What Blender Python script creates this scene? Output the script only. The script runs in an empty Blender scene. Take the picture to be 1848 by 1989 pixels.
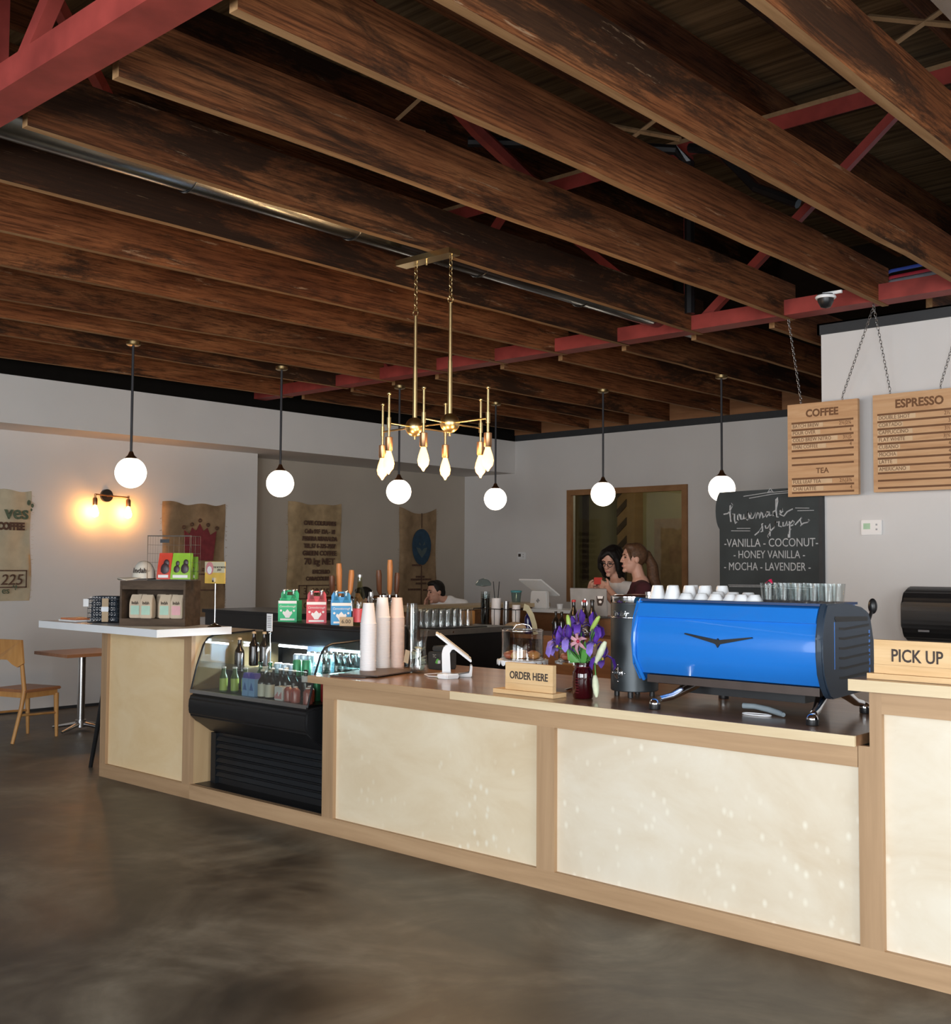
import bpy, bmesh, math, random
from math import sin, cos, pi, radians
from mathutils import Vector as V, Matrix as MX
random.seed(7)
S = bpy.context.scene
COL = S.collection

# ------------------------------------------------------------ camera
F_PX, YAW, PITCH, ROLL = 2164.4, radians(42.266), radians(2.713), radians(-.3294)
fw = V((-sin(YAW)*cos(PITCH), cos(YAW)*cos(PITCH), sin(PITCH)))
rt = V((cos(YAW), sin(YAW), 0)); dn = fw.cross(rt)
r2 = cos(ROLL)*rt + sin(ROLL)*dn; d2 = -sin(ROLL)*rt + cos(ROLL)*dn
cam_data = bpy.data.cameras.new('camera'); cam = bpy.data.objects.new('camera', cam_data); COL.objects.link(cam)
cam.matrix_world = MX(((r2.x, -d2.x, -fw.x, 0), (r2.y, -d2.y, -fw.y, 0), (r2.z, -d2.z, -fw.z, 1.6), (0, 0, 0, 1)))
cam_data.sensor_fit = 'HORIZONTAL'; cam_data.sensor_width = 36; cam_data.lens = 36*F_PX/1848
cam_data.clip_start = .05
S.camera = cam
try:
    c_ = S.cycles; c_.max_bounces = 6; c_.diffuse_bounces = 3; c_.glossy_bounces = 3; c_.transmission_bounces = 4; c_.transparent_max_bounces = 14; c_.caustics_reflective = False; c_.caustics_refractive = False; c_.sample_clamp_indirect = 6; c_.adaptive_threshold = .06
except AttributeError: pass

# ------------------------------------------------------------ world, daylight, exposure
S.view_settings.view_transform = 'Standard'; S.view_settings.look = 'None'
S.view_settings.exposure = 0.75; S.view_settings.gamma = 1; S.view_settings.use_curve_mapping = False
W = bpy.data.worlds.new('world'); S.world = W; W.use_nodes = True
W.node_tree.nodes['Background'].inputs[0].default_value = (.75, .87, 1, 1)
W.node_tree.nodes['Background'].inputs[1].default_value = 1.2
def area(name, loc, rot, sx, sy, power, col):
    d = bpy.data.lights.new(name, 'AREA'); d.shape = 'RECTANGLE'; d.size = sx; d.size_y = sy
    d.energy = power; d.color = col
    o = bpy.data.objects.new(name, d); COL.objects.link(o); o.location = loc; o.rotation_euler = rot; return o
DAY = (.93, .97, 1)
# daylight entering through the three shop front windows behind the camera and coming in from the right side
area('window_daylight', (2.0, -3.9, 1.75), (radians(90), 0, 0), 2.6, 2.6, 275, DAY)
area('window_daylight', (-1.4, -3.9, 1.75), (radians(90), 0, 0), 2.6, 2.6, 150, DAY)
area('window_daylight', (-5.0, -3.9, 1.75), (radians(90), 0, 0), 2.6, 2.6, 40, DAY)
area('window_daylight', (3.4, 2.0, 1.75), (radians(90), 0, radians(90)), 3.4, 2.6, 120, DAY)
def point(name, loc, power, col, r=.04):
    d = bpy.data.lights.new(name, 'POINT'); d.energy = power; d.color = col; d.shadow_soft_size = r
    o = bpy.data.objects.new(name, d); COL.objects.link(o); o.location = loc; return o

# ------------------------------------------------------------ materials
def nt(name):
    m = bpy.data.materials.new(name); m.use_nodes = True
    return m, m.node_tree.nodes, m.node_tree.links, m.node_tree.nodes['Principled BSDF']
def ramp(N, stops):
    r = N.new('ShaderNodeValToRGB'); e = r.color_ramp.elements
    e[0].position = stops[0][0]; e[0].color = (*stops[0][1], 1); e[1].position = stops[-1][0]; e[1].color = (*stops[-1][1], 1)
    for p, c in stops[1:-1]:
        q = e.new(p); q.color = (*c, 1)
    return r
def M(name, c, rough=.5, metal=0, var=.08, scale=12, spec=.5, emit=None, es=0, coat=0):
    m, N, L, b = nt(name)
    b.inputs['Roughness'].default_value = rough; b.inputs['Metallic'].default_value = metal
    b.inputs['Specular IOR Level'].default_value = spec; b.inputs['Coat Weight'].default_value = coat
    t = N.new('ShaderNodeTexCoord'); n = N.new('ShaderNodeTexNoise'); n.inputs['Scale'].default_value = scale; n.inputs['Detail'].default_value = 4
    L.new(t.outputs['Object'], n.inputs['Vector'])
    r = ramp(N, [(.3, tuple(x*(1-var) for x in c)), (.7, tuple(min(1, x*(1+var)) for x in c))])
    L.new(n.outputs['Fac'], r.inputs[0]); L.new(r.outputs[0], b.inputs['Base Color'])
    if emit:
        b.inputs['Emission Color'].default_value = (*emit, 1); b.inputs['Emission Strength'].default_value = es
    return m
def wood(name, stops, sc=(6, .35, 6), rough=.6, detail=8, dist=.6, bump=.0, big=None, coat=0, spec=.35):
    """grain stretched along one axis, varied per object"""
    m, N, L, b = nt(name)
    t = N.new('ShaderNodeTexCoord'); mp = N.new('ShaderNodeMapping'); mp.inputs['Scale'].default_value = sc
    L.new(t.outputs['Object'], mp.inputs[0])
    oi = N.new('ShaderNodeObjectInfo'); mu = N.new('ShaderNodeMath'); mu.operation = 'MULTIPLY'; mu.inputs[1].default_value = 37
    L.new(oi.outputs['Random'], mu.inputs[0])
    n = N.new('ShaderNodeTexNoise'); n.noise_dimensions = '4D'; n.inputs['Detail'].default_value = detail
    n.inputs['Scale'].default_value = 1.6; n.inputs['Distortion'].default_value = dist; n.inputs['Roughness'].default_value = .62
    L.new(mp.outputs[0], n.inputs['Vector']); L.new(mu.outputs[0], n.inputs['W'])
    r = ramp(N, stops); L.new(n.outputs['Fac'], r.inputs[0]); out = r.outputs[0]
    if big:
        n2 = N.new('ShaderNodeTexNoise'); n2.noise_dimensions = '4D'; n2.inputs['Scale'].default_value = big[0]; n2.inputs['Detail'].default_value = 6
        mp2 = N.new('ShaderNodeMapping'); mp2.inputs['Scale'].default_value = big[3] if len(big) > 3 else (1, 1, 1)
        L.new(t.outputs['Object'], mp2.inputs[0]); L.new(mp2.outputs[0], n2.inputs['Vector']); L.new(mu.outputs[0], n2.inputs['W'])
        r2_ = ramp(N, [(big[1], (0, 0, 0)), (big[1]+.16, (1, 1, 1))]); L.new(n2.outputs['Fac'], r2_.inputs[0])
        mx = N.new('ShaderNodeMix'); mx.data_type = 'RGBA'; mx.blend_type = 'MIX'
        L.new(r2_.outputs[0], mx.inputs['Factor']); L.new(out, mx.inputs['A']); mx.inputs['B'].default_value = (*big[2], 1)
        out = mx.outputs['Result']
    L.new(out, b.inputs['Base Color']); b.inputs['Roughness'].default_value = rough; b.inputs['Coat Weight'].default_value = coat
    b.inputs['Coat Roughness'].default_value = .15; b.inputs['Specular IOR Level'].default_value = spec
    if bump:
        bp = N.new('ShaderNodeBump'); bp.inputs['Strength'].default_value = bump; bp.inputs['Distance'].default_value = .01
        L.new(n.outputs['Fac'], bp.inputs['Height']); L.new(bp.outputs[0], b.inputs['Normal'])
    return m
def glass(name, tint=(1, 1, 1), refl=.12, rough=.02):
    m, N, L, b = nt(name); N.remove(b); o = N['Material Output']
    tr = N.new('ShaderNodeBsdfTransparent'); tr.inputs[0].default_value = (*tint, 1)
    gl = N.new('ShaderNodeBsdfGlossy'); gl.inputs['Roughness'].default_value = rough
    lw = N.new('ShaderNodeLayerWeight'); lw.inputs['Blend'].default_value = .5
    pw = N.new('ShaderNodeMath'); pw.operation = 'POWER'; pw.inputs[1].default_value = 4
    ad = N.new('ShaderNodeMath'); ad.operation = 'MULTIPLY_ADD'; ad.inputs[1].default_value = .6; ad.inputs[2].default_value = refl*.6; ad.use_clamp = True
    mx = N.new('ShaderNodeMixShader'); L.new(lw.outputs['Facing'], pw.inputs[0]); L.new(pw.outputs[0], ad.inputs[0]); L.new(ad.outputs[0], mx.inputs[0])
    L.new(tr.outputs[0], mx.inputs[1]); L.new(gl.outputs[0], mx.inputs[2]); L.new(mx.outputs[0], o.inputs[0]); return m
def emis(name, c, s):
    m, N, L, b = nt(name); b.inputs['Base Color'].default_value = (*c, 1)
    n = N.new('ShaderNodeTexNoise'); n.inputs['Scale'].default_value = 3
    r = ramp(N, [(0, tuple(x*.97 for x in c)), (1, c)]); L.new(n.outputs['Fac'], r.inputs[0]); L.new(r.outputs[0], b.inputs['Emission Color'])
    b.inputs['Emission Strength'].default_value = s; return m

def joistwood(name, k=1.0):
    m, N, L, b = nt(name); t = N.new('ShaderNodeTexCoord'); oi = N.new('ShaderNodeObjectInfo')
    mu = N.new('ShaderNodeMath'); mu.operation = 'MULTIPLY'; mu.inputs[1].default_value = 53; L.new(oi.outputs['Random'], mu.inputs[0])
    def nz(sc, scale, det, dist=0, rough=.6):
        mp = N.new('ShaderNodeMapping'); mp.inputs['Scale'].default_value = sc; L.new(t.outputs['Object'], mp.inputs[0])
        n = N.new('ShaderNodeTexNoise'); n.noise_dimensions = '4D'; n.inputs['Scale'].default_value = scale; n.inputs['Detail'].default_value = det; n.inputs['Distortion'].default_value = dist; n.inputs['Roughness'].default_value = rough
        L.new(mp.outputs[0], n.inputs['Vector']); L.new(mu.outputs[0], n.inputs['W']); return n
    def mix(a, c, f, mode='MIX'):
        x = N.new('ShaderNodeMix'); x.data_type = 'RGBA'; x.blend_type = mode
        for sk, val in (('A', a), ('B', c), ('Factor', f)):
            if isinstance(val, (int, float)): x.inputs[sk].default_value = val
            elif isinstance(val, tuple): x.inputs[sk].default_value = (*val, 1)
            else: L.new(val, x.inputs[sk])
        return x.outputs['Result']
    base = ramp(N, [(.3, (.07*k, .022*k, .008*k)), (.5, (.14*k, .048*k, .017*k)), (.7, (.23*k, .09*k, .034*k))]); L.new(nz((1, .22, 1), 3.2, 3, .8).outputs[0], base.inputs[0])
    fine = ramp(N, [(.4, (.22, .2, .19)), (.56, (1.3, 1.3, 1.3))]); gn = nz((70, 2.2, 70), 1, 6, .25, .75); L.new(gn.outputs[0], fine.inputs[0])
    c = mix(base.outputs[0], fine.outputs[0], .75, 'MULTIPLY')
    sv = N.new('ShaderNodeMath'); sv.operation = 'MULTIPLY_ADD'; sv.inputs[1].default_value = .15; fr = N.new('ShaderNodeMath'); fr.operation = 'FRACT'; L.new(mu.outputs[0], fr.inputs[0]); L.new(fr.outputs[0], sv.inputs[0]); L.new(nz((1.2, .5, 2.6), 1.2, 10, .6, .74).outputs[0], sv.inputs[2])
    st = ramp(N, [(.575, (0, 0, 0)), (.66, (.9, .9, .9))]); L.new(sv.outputs[0], st.inputs[0])
    c = mix(c, (.022*k, .011*k, .006*k), st.outputs[0])
    pl = ramp(N, [(.6, (0, 0, 0)), (.64, (.7, .7, .7))]); L.new(nz((9, 1.1, 14), 1.3, 9, .3, .78).outputs[0], pl.inputs[0])
    c = mix(c, (.3*k, .19*k, .11*k), pl.outputs[0])
    rv = N.new('ShaderNodeMapRange'); rv.inputs['To Min'].default_value = .6; rv.inputs['To Max'].default_value = 1.35; L.new(oi.outputs['Random'], rv.inputs['Value'])
    hs = N.new('ShaderNodeHueSaturation'); L.new(c, hs.inputs['Color']); L.new(rv.outputs[0], hs.inputs['Value'])
    L.new(hs.outputs[0], b.inputs['Base Color']); b.inputs['Roughness'].default_value = .8; b.inputs['Specular IOR Level'].default_value = .15
    bp = N.new('ShaderNodeBump'); bp.inputs['Strength'].default_value = .35; bp.inputs['Distance'].default_value = .008; L.new(gn.outputs[0], bp.inputs['Height']); L.new(bp.outputs[0], b.inputs['Normal'])
    return m
m_joist = joistwood('old_joist_wood', 1.1)
m_rafter = joistwood('dark_rafter_wood', .75)
m_jbot = wood('pale_joist_faces', [(.28, (.17, .085, .035)), (.55, (.33, .185, .085)), (.75, (.45, .28, .14))], (9, .6, 9), .8, spec=.15)  # paler wood colour for joist undersides and end faces
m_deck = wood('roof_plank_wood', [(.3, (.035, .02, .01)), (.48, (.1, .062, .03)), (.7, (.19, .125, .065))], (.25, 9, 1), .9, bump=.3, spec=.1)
m_stick = wood('raw_lath_wood', [(.3, (.2, .115, .055)), (.7, (.36, .23, .12))], (5, 5, 5), .7)
m_red = M('red_oxide_steel', (.27, .042, .034), .55, var=.25, scale=5, spec=.3)
m_wall = M('white_wall_paint', (.72, .69, .665), .75, var=.02, scale=2)
m_niche = M('grey_beige_paint', (.47, .41, .34), .8, var=.03, scale=2)
m_band = M('black_painted_trim', (.03, .032, .035), .6, var=.1)
def birch(name, k=(1, 1, 1)):
    m = wood(name, [(.25, tuple(a*c for a, c in zip((.66, .52, .34), k))), (.5, tuple(a*c for a, c in zip((.74, .62, .44), k))), (.75, tuple(a*c for a, c in zip((.8, .7, .53), k)))], (1.0, 1, 1.9), .42, detail=5, dist=1.0, coat=.1)
    N, L = m.node_tree.nodes, m.node_tree.links; b = N['Principled BSDF']; src = b.inputs['Base Color'].links[0].from_socket
    t = N.new('ShaderNodeTexCoord'); mp = N.new('ShaderNodeMapping'); mp.inputs['Scale'].default_value = (3.4, 3.4, 2.3); L.new(t.outputs['Object'], mp.inputs[0])
    vo = N.new('ShaderNodeTexVoronoi'); vo.inputs['Randomness'].default_value = 1; L.new(mp.outputs[0], vo.inputs['Vector'])
    nn = N.new('ShaderNodeTexNoise'); nn.inputs['Scale'].default_value = 1.3; L.new(t.outputs['Object'], nn.inputs['Vector'])
    r1 = ramp(N, [(.03, (1, 1, 1)), (.26, (0, 0, 0))]); L.new(vo.outputs['Distance'], r1.inputs[0]); r2_ = ramp(N, [(.45, (0, 0, 0)), (.6, (.8, .8, .8))]); L.new(nn.outputs[0], r2_.inputs[0])
    mu = N.new('ShaderNodeMath'); mu.operation = 'MULTIPLY'; L.new(r1.outputs[0], mu.inputs[0]); L.new(r2_.outputs[0], mu.inputs[1])
    mx = N.new('ShaderNodeMix'); mx.data_type = 'RGBA'; L.new(mu.outputs[0], mx.inputs['Factor']); L.new(src, mx.inputs['A']); mx.inputs['B'].default_value = (.88, .83, .7, 1)
    kn = ramp(N, [(.008, (.35, .25, .16)), (.014, (1, 1, 1))]); L.new(vo.outputs['Distance'], kn.inputs[0])
    m2 = N.new('ShaderNodeMix'); m2.data_type = 'RGBA'; m2.blend_type = 'MULTIPLY'; m2.inputs['Factor'].default_value = .8; L.new(mx.outputs['Result'], m2.inputs['A']); L.new(kn.outputs[0], m2.inputs['B'])
    L.new(m2.outputs['Result'], b.inputs['Base Color']); return m
m_birch = birch('birch_plywood'); m_birchr = birch('daylit_birch_plywood', (.98, 1.03, 1.14))  # right-hand copy of the birch tinted cooler, daylight put into its colour
m_oak = wood('oak_trim', [(.25, (.33, .2, .105)), (.55, (.46, .295, .165)), (.8, (.54, .36, .21))], (.5, 9, 9), .5, dist=.3)
m_oakv = wood('oak_post', [(.25, (.31, .19, .1)), (.55, (.43, .275, .155)), (.8, (.52, .345, .2))], (9, 9, .5), .5, dist=.3)
m_top = wood('dark_oak_worktop', [(.25, (.19, .095, .045)), (.55, (.31, .165, .085)), (.8, (.41, .235, .13))], (.6, 7, 7), .28, dist=.3, coat=.45, spec=.5)
m_edge = wood('pale_maple_edging', [(.25, (.62, .47, .28)), (.6, (.74, .6, .39)), (.85, (.8, .68, .47))], (.7, 9, 9), .45)
m_sign = wood('fir_sign_board', [(.25, (.62, .38, .17)), (.5, (.74, .5, .26)), (.75, (.8, .58, .33))], (.8, 4, 9), .55, dist=1.5)
m_menu = wood('cedar_menu_board', [(.25, (.5, .26, .12)), (.5, (.64, .37, .19)), (.75, (.72, .46, .26))], (.8, 4, 7), .55, dist=1.5)
m_crate = wood('weathered_crate_wood', [(.3, (.04, .026, .017)), (.7, (.12, .08, .052))], (1.2, 9, 9), .75)
m_table = wood('table_wood', [(.3, (.3, .12, .05)), (.7, (.45, .2, .09))], (8, .8, 8), .35)
m_chair = wood('honey_chair_wood', [(.3, (.5, .23, .07)), (.7, (.66, .35, .12))], (6, 6, .8), .4)
m_white = M('white_laminate', (.86, .88, .9), .35, var=.01)
m_wplastic = M('white_plastic', (.85, .85, .85), .3, var=.01)
m_paper = M('white_paper', (.85, .83, .82), .7, var=.02)
m_black = M('black_plastic', (.012, .012, .013), .38, var=.1)
m_bmetal = M('black_metal', (.018, .018, .02), .3, metal=.4, var=.1)
m_louver = M('charcoal_grille_metal', (.011, .014, .018), .4, metal=.3)
m_steel = M('brushed_steel', (.62, .62, .62), .28, 1, var=.04)
m_chrome = M('polished_chrome', (.82, .82, .83), .07, 1, var=.02)
m_galv = M('galvanised_duct_steel', (.25, .27, .29), .24, 1, var=.15, scale=6)
m_brass = M('brushed_brass', (.68, .5, .24), .3, 1, var=.05)
m_copper = M('aged_copper', (.5, .27, .14), .35, 1, var=.1)
m_blue = M('blue_machine_enamel', (.016, .19, .66), .22, var=.01, coat=.6)
m_cap = M('slate_blue_end_cap', (.022, .038, .062), .4, var=.03, coat=.2)
m_grind = M('anthracite_metal', (.045, .052, .056), .4, .55, var=.03)
m_chalk = M('chalkboard_slate', (.035, .042, .043), .75, var=.25, scale=3)
m_chalkw = M('white_chalk', (.5, .5, .5), .9, var=.15, scale=60)
m_ink = M('dark_ink', (.05, .035, .03), .8)
m_engrave = M('burnt_engraving', (.19, .085, .036), .8)
m_burlap = M('jute_burlap', (.42, .3, .17), .95, var=.18, scale=9, spec=.1)
m_burlap2 = M('brown_jute', (.3, .2, .115), .95, var=.2, scale=8, spec=.1)
m_pale = M('pale_burlap', (.55, .47, .33), .95, var=.12, scale=7, spec=.1)
m_kraft = M('kraft_paper', (.52, .38, .24), .8, var=.08)
m_kraftl = M('pale_kraft_paper', (.6, .48, .35), .75, var=.05)
m_glass = glass('clear_glass', (.93, .95, .95), .12)
m_pane = glass('window_pane_glass', (.8, .82, .8), .1)
m_dome = glass('dome_glass', (.95, .96, .96), .1)
m_bottle = glass('clear_bottle_glass', (.75, .85, .85), .16)
m_cider = glass('straw_cider_glass', (.8, .78, .55), .12)
m_globe = emis('opal_globe_glow', (1, .86, .68), 3.6)
m_bulb = emis('edison_bulb_glow', (1, .48, .14), 3.2)
m_sbulb = emis('sconce_bulb_glow', (1, .42, .09), 45)
m_skin = M('skin', (.52, .28, .2), .5, var=.03)
m_eye = M('dark_eye', (.03, .02, .015), .3)
m_lip = M('lip', (.5, .2, .17), .5)
m_hairb = M('black_hair', (.008, .006, .005), .6, spec=.25, var=.3, scale=60)
m_hairbr = M('brown_hair', (.075, .036, .017), .6, spec=.25, var=.3, scale=60)
m_shirtw = M('white_cotton', (.75, .74, .74), .9)
m_maroon = M('maroon_cotton', (.055, .01, .014), .95)
m_jeans = M('dark_denim', (.03, .04, .07), .9)
m_cabin = wood('brown_cabinet_wood', [(.3, (.16, .07, .03)), (.7, (.27, .125, .055))], (1, 7, 7), .5)
m_bartop = wood('tan_bar_top', [(.3, (.5, .38, .22)), (.7, (.62, .48, .3))], (7, .7, 7), .4)
m_tapl = wood('light_tap_wood', [(.3, (.42, .16, .05)), (.7, (.6, .27, .1))], (9, 9, 2), .4)
m_tapd = wood('dark_tap_wood', [(.3, (.07, .028, .015)), (.7, (.14, .06, .03))], (9, 9, 2), .4)
m_green = M('green_stem', (.07, .25, .04), .5, var=.2, scale=20)
m_iris = M('purple_petal', (.1, .03, .34), .6, var=.35, scale=25)
m_irisl = M('lilac_petal', (.24, .16, .56), .6, var=.25, scale=25)
m_lily = M('pink_lily_petal', (.5, .25, .3), .6, var=.25, scale=25)
m_bud = M('pale_bud', (.66, .7, .5), .6, var=.12, scale=25)
m_jar = M('ruby_glass', (.028, .001, .003), .08, var=.1, coat=.6)
m_pastry = M('golden_pastry', (.5, .22, .06), .7, var=.35, scale=30)
m_olive = M('olive_room_paint', (.3, .26, .13), .85, var=.1, scale=2)

def concrete():
    m, N, L, b = nt('stained_polished_concrete')
    t = N.new('ShaderNodeTexCoord')
    n = N.new('ShaderNodeTexNoise'); n.inputs['Scale'].default_value = 1.15; n.inputs['Detail'].default_value = 9; n.inputs['Distortion'].default_value = .9; n.inputs['Roughness'].default_value = .6
    n2 = N.new('ShaderNodeTexNoise'); n2.inputs['Scale'].default_value = 7; n2.inputs['Detail'].default_value = 8
    L.new(t.outputs['Object'], n.inputs['Vector']); L.new(t.outputs['Object'], n2.inputs['Vector'])
    r = ramp(N, [(.33, (.032, .026, .02)), (.44, (.08, .066, .05)), (.52, (.13, .112, .085)), (.66, (.23, .205, .16))])
    L.new(n.outputs['Fac'], r.inputs[0])
    mx = N.new('ShaderNodeMix'); mx.data_type = 'RGBA'; mx.blend_type = 'MULTIPLY'; mx.inputs['Factor'].default_value = .55
    r2_ = ramp(N, [(.3, (.55, .5, .46)), (.65, (1, 1, 1))]); L.new(n2.outputs['Fac'], r2_.inputs[0])
    L.new(r.outputs[0], mx.inputs['A']); L.new(r2_.outputs[0], mx.inputs['B']); L.new(mx.outputs['Result'], b.inputs['Base Color'])
    rr = ramp(N, [(.3, (.34, .34, .34)), (.7, (.55, .55, .55))]); L.new(n.outputs['Fac'], rr.inputs[0]); L.new(rr.outputs[0], b.inputs['Roughness'])
    b.inputs['Specular IOR Level'].default_value = .42
    bp = N.new('ShaderNodeBump'); bp.inputs['Strength'].default_value = .06; L.new(n2.outputs['Fac'], bp.inputs['Height']); L.new(bp.outputs[0], b.inputs['Normal'])
    return m
m_floor = concrete()

# ------------------------------------------------------------ mesh helpers
ORG = {}
def org(o): return ORG.get(o.name, V((0, 0, 0))) if o else V((0, 0, 0))
class B:
    def __init__(s): s.bm = bmesh.new()
    def verts(s, pts, faces):
        vs = [s.bm.verts.new(p) for p in pts]
        for f in faces:
            try: s.bm.faces.new([vs[i] for i in f])
            except ValueError: pass
        return s
    def box(s, x0, x1, y0, y1, z0, z1, rz=0, c=None, rx=0, ry=0):
        p = [V((x, y, z)) for x in (x0, x1) for y in (y0, y1) for z in (z0, z1)]
        if rz or rx or ry:
            c = V(c) if c else V(((x0+x1)/2, (y0+y1)/2, (z0+z1)/2))
            R = MX.Rotation(rz, 3, 'Z') @ MX.Rotation(rx, 3, 'X') @ MX.Rotation(ry, 3, 'Y')
            p = [R @ (q-c)+c for q in p]
        return s.verts(p, [(0, 1, 3, 2), (4, 6, 7, 5), (0, 4, 5, 1), (2, 3, 7, 6), (0, 2, 6, 4), (1, 5, 7, 3)])
    def ring(s, c, a, b_, r, n, rb=None):
        rb = r if rb is None else rb
        return [s.bm.verts.new(c+a*(r*cos(2*pi*i/n))+b_*(rb*sin(2*pi*i/n))) for i in range(n)]
    def skin(s, rings, cap0=True, cap1=True, close=False):
        n = len(rings[0])
        for A, C in zip(rings, rings[1:]):
            for i in range(n): s.bm.faces.new((A[i], A[(i+1) % n], C[(i+1) % n], C[i]))
        if close:
            A, C = rings[-1], rings[0]
            for i in range(n): s.bm.faces.new((A[i], A[(i+1) % n], C[(i+1) % n], C[i]))
        else:
            if cap0 and len(rings[0]) > 2: s.bm.faces.new(rings[0][::-1])
            if cap1: s.bm.faces.new(rings[-1])
        return s
    @staticmethod
    def frame(d):
        d = d.normalized(); u = V((0, 0, 1)) if abs(d.z) < .9 else V((1, 0, 0))
        a = u.cross(d).normalized(); return a, d.cross(a)
    def cyl(s, p0, p1, r0, r1=None, n=14):
        p0, p1 = V(p0), V(p1); r1 = r0 if r1 is None else r1; a, b_ = s.frame(p1-p0)
        return s.skin([s.ring(p0, a, b_, r0, n), s.ring(p1, a, b_, r1, n)])
    def tube(s, pts, r, n=8, closed=False):
        pts = [V(p) for p in pts]; R = []; k = len(pts)
        for i, p in enumerate(pts):
            d = (pts[(i+1) % k]-pts[i-1]) if closed else (pts[min(i+1, k-1)]-pts[max(i-1, 0)])
            a, b_ = s.frame(d); R.append(s.ring(p, a, b_, r[i] if isinstance(r, (list, tuple)) else r, n))
        return s.skin(R, close=closed)
    def lathe(s, prof, at=(0, 0, 0), n=20, axis='Z', cap=True):
        at = V(at); ax = {'Z': (V((1, 0, 0)), V((0, 1, 0)), V((0, 0, 1))), 'Y': (V((1, 0, 0)), V((0, 0, -1)), V((0, 1, 0))), 'X': (V((0, 1, 0)), V((0, 0, 1)), V((1, 0, 0)))}[axis]
        return s.skin([s.ring(at+ax[2]*z, ax[0], ax[1], max(r, 1e-4), n) for r, z in prof], cap, cap)
    def sph(s, c, r, sx=1, sy=1, sz=1, u=14, v=9, rot=None):
        c = V(c); R = rot or MX.Identity(3); rings = []
        P = lambda x, y, z: s.bm.verts.new(c+R @ V((x*r*sx, y*r*sy, z*r*sz)))
        top, bot = P(0, 0, 1), P(0, 0, -1)
        for k in range(1, v):
            a = pi*k/v; rings.append([P(sin(a)*cos(2*pi*i/u), sin(a)*sin(2*pi*i/u), cos(a)) for i in range(u)])
        for i in range(u):
            s.bm.faces.new((top, rings[0][i], rings[0][(i+1) % u])); s.bm.faces.new((bot, rings[-1][(i+1) % u], rings[-1][i]))
        for A, C in zip(rings, rings[1:]):
            for i in range(u): s.bm.faces.new((A[i], C[i], C[(i+1) % u], A[(i+1) % u]))
        return s
    def prism(s, poly, plane, a, b_):
        """polygon in 'XY','XZ','YZ' pushed from a to b on the third axis"""
        f = {'XY': lambda p, t: (p[0], p[1], t), 'XZ': lambda p, t: (p[0], t, p[1]), 'YZ': lambda p, t: (t, p[0], p[1])}[plane]
        A = [s.bm.verts.new(f(p, a)) for p in poly]; C = [s.bm.verts.new(f(p, b_)) for p in poly]
        return s.skin([A, C])
    def blade(s, pts, ws, t, side):
        """flat tapered strip with real thickness (petals, leaves, locks)"""
        pts = [V(p) for p in pts]; R = []
        for i, p in enumerate(pts):
            d = pts[min(i+1, len(pts)-1)]-pts[max(i-1, 0)]; a = V(side); a = (a-d*(a.dot(d)/max(d.length_squared, 1e-9))).normalized(); n_ = d.cross(a).normalized()
            w = ws[i]; R.append([s.bm.verts.new(p+q) for q in (a*w, n_*t, -a*w, -n_*t)])
        return s.skin(R)
    def link(s, c, d, side, L=.02, w=.01, r=.0025):
        d, side = V(d).normalized(), V(side).normalized(); P = []
        for i in range(12):
            t = 2*pi*i/12; P.append(V(c)+d*(cos(t)*L)+side*(sin(t)*w))
        return s.tube(P, r, 5, True)
    def chain(s, p0, p1, L=.034, r=.003):
        p0, p1 = V(p0), V(p1); d = p1-p0; n = max(2, int(d.length/(L*.8))); a, b_ = s.frame(d)
        for i in range(n): s.link(p0+d*((i+.5)/n), d, a if i % 2 else b_, d.length/n*.62, L*.28, r)
        return s
    def torus(s, c, R, r, axis=(0, 0, 1), n=18, m=6):
        a, b_ = s.frame(V(axis)); return s.tube([V(c)+a*(R*cos(2*pi*i/n))+b_*(R*sin(2*pi*i/n)) for i in range(n)], r, m, True)
    def bevel(s, w, seg=2):
        bmesh.ops.bevel(s.bm, geom=s.bm.edges[:], offset=w, segments=seg, affect='EDGES', clamp_overlap=True); return s
    def build(s, name, mat, parent=None, smooth=None, at=None):
        bmesh.ops.recalc_face_normals(s.bm, faces=s.bm.faces[:])
        me = bpy.data.meshes.new(name); o = bpy.data.objects.new(name, me); COL.objects.link(o)
        if parent: L = org(parent); o.parent = parent
        elif at is not None: L = V(at); o.location = L
        else:
            vs = [v.co for v in s.bm.verts]
            L = V(((min(v.x for v in vs)+max(v.x for v in vs))/2, (min(v.y for v in vs)+max(v.y for v in vs))/2, min(v.z for v in vs))); o.location = L
        ORG[o.name] = L.copy()
        bmesh.ops.translate(s.bm, verts=s.bm.verts[:], vec=-L)
        if smooth is not None:
            for f in s.bm.faces: f.smooth = True
            for e in s.bm.edges:
                if len(e.link_faces) == 2 and e.calc_face_angle(0) > radians(smooth): e.smooth = False
        s.bm.to_mesh(me); s.bm.free(); me.materials.append(mat); return o
def tag(o, label, cat, group=None, kind=None):
    o['label'] = label; o['category'] = cat
    if group: o['group'] = group
    if kind: o['kind'] = kind
    return o
def thing(name, loc, label, cat, group=None):
    o = bpy.data.objects.new(name, None); COL.objects.link(o); o.location = loc; o.empty_display_size = .05; ORG[o.name] = V(loc)
    return tag(o, label, cat, group)
def struct(name, b, m, smooth=None):
    o = b.build(name, m, smooth=smooth, at=(0, 0, 0)); o['kind'] = 'structure'; return o
def dup(root, loc, label=None, group=None, rz=None):
    r = root.copy(); COL.objects.link(r); r.location = loc
    if rz is not None: r.rotation_euler = (0, 0, rz)
    if label: r['label'] = label
    if group: r['group'] = group
    for ch in list(root.children):
        c = ch.copy(); COL.objects.link(c); c.parent = r
        for g in list(ch.children):
            d = g.copy(); COL.objects.link(d); d.parent = c
    return r
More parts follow.
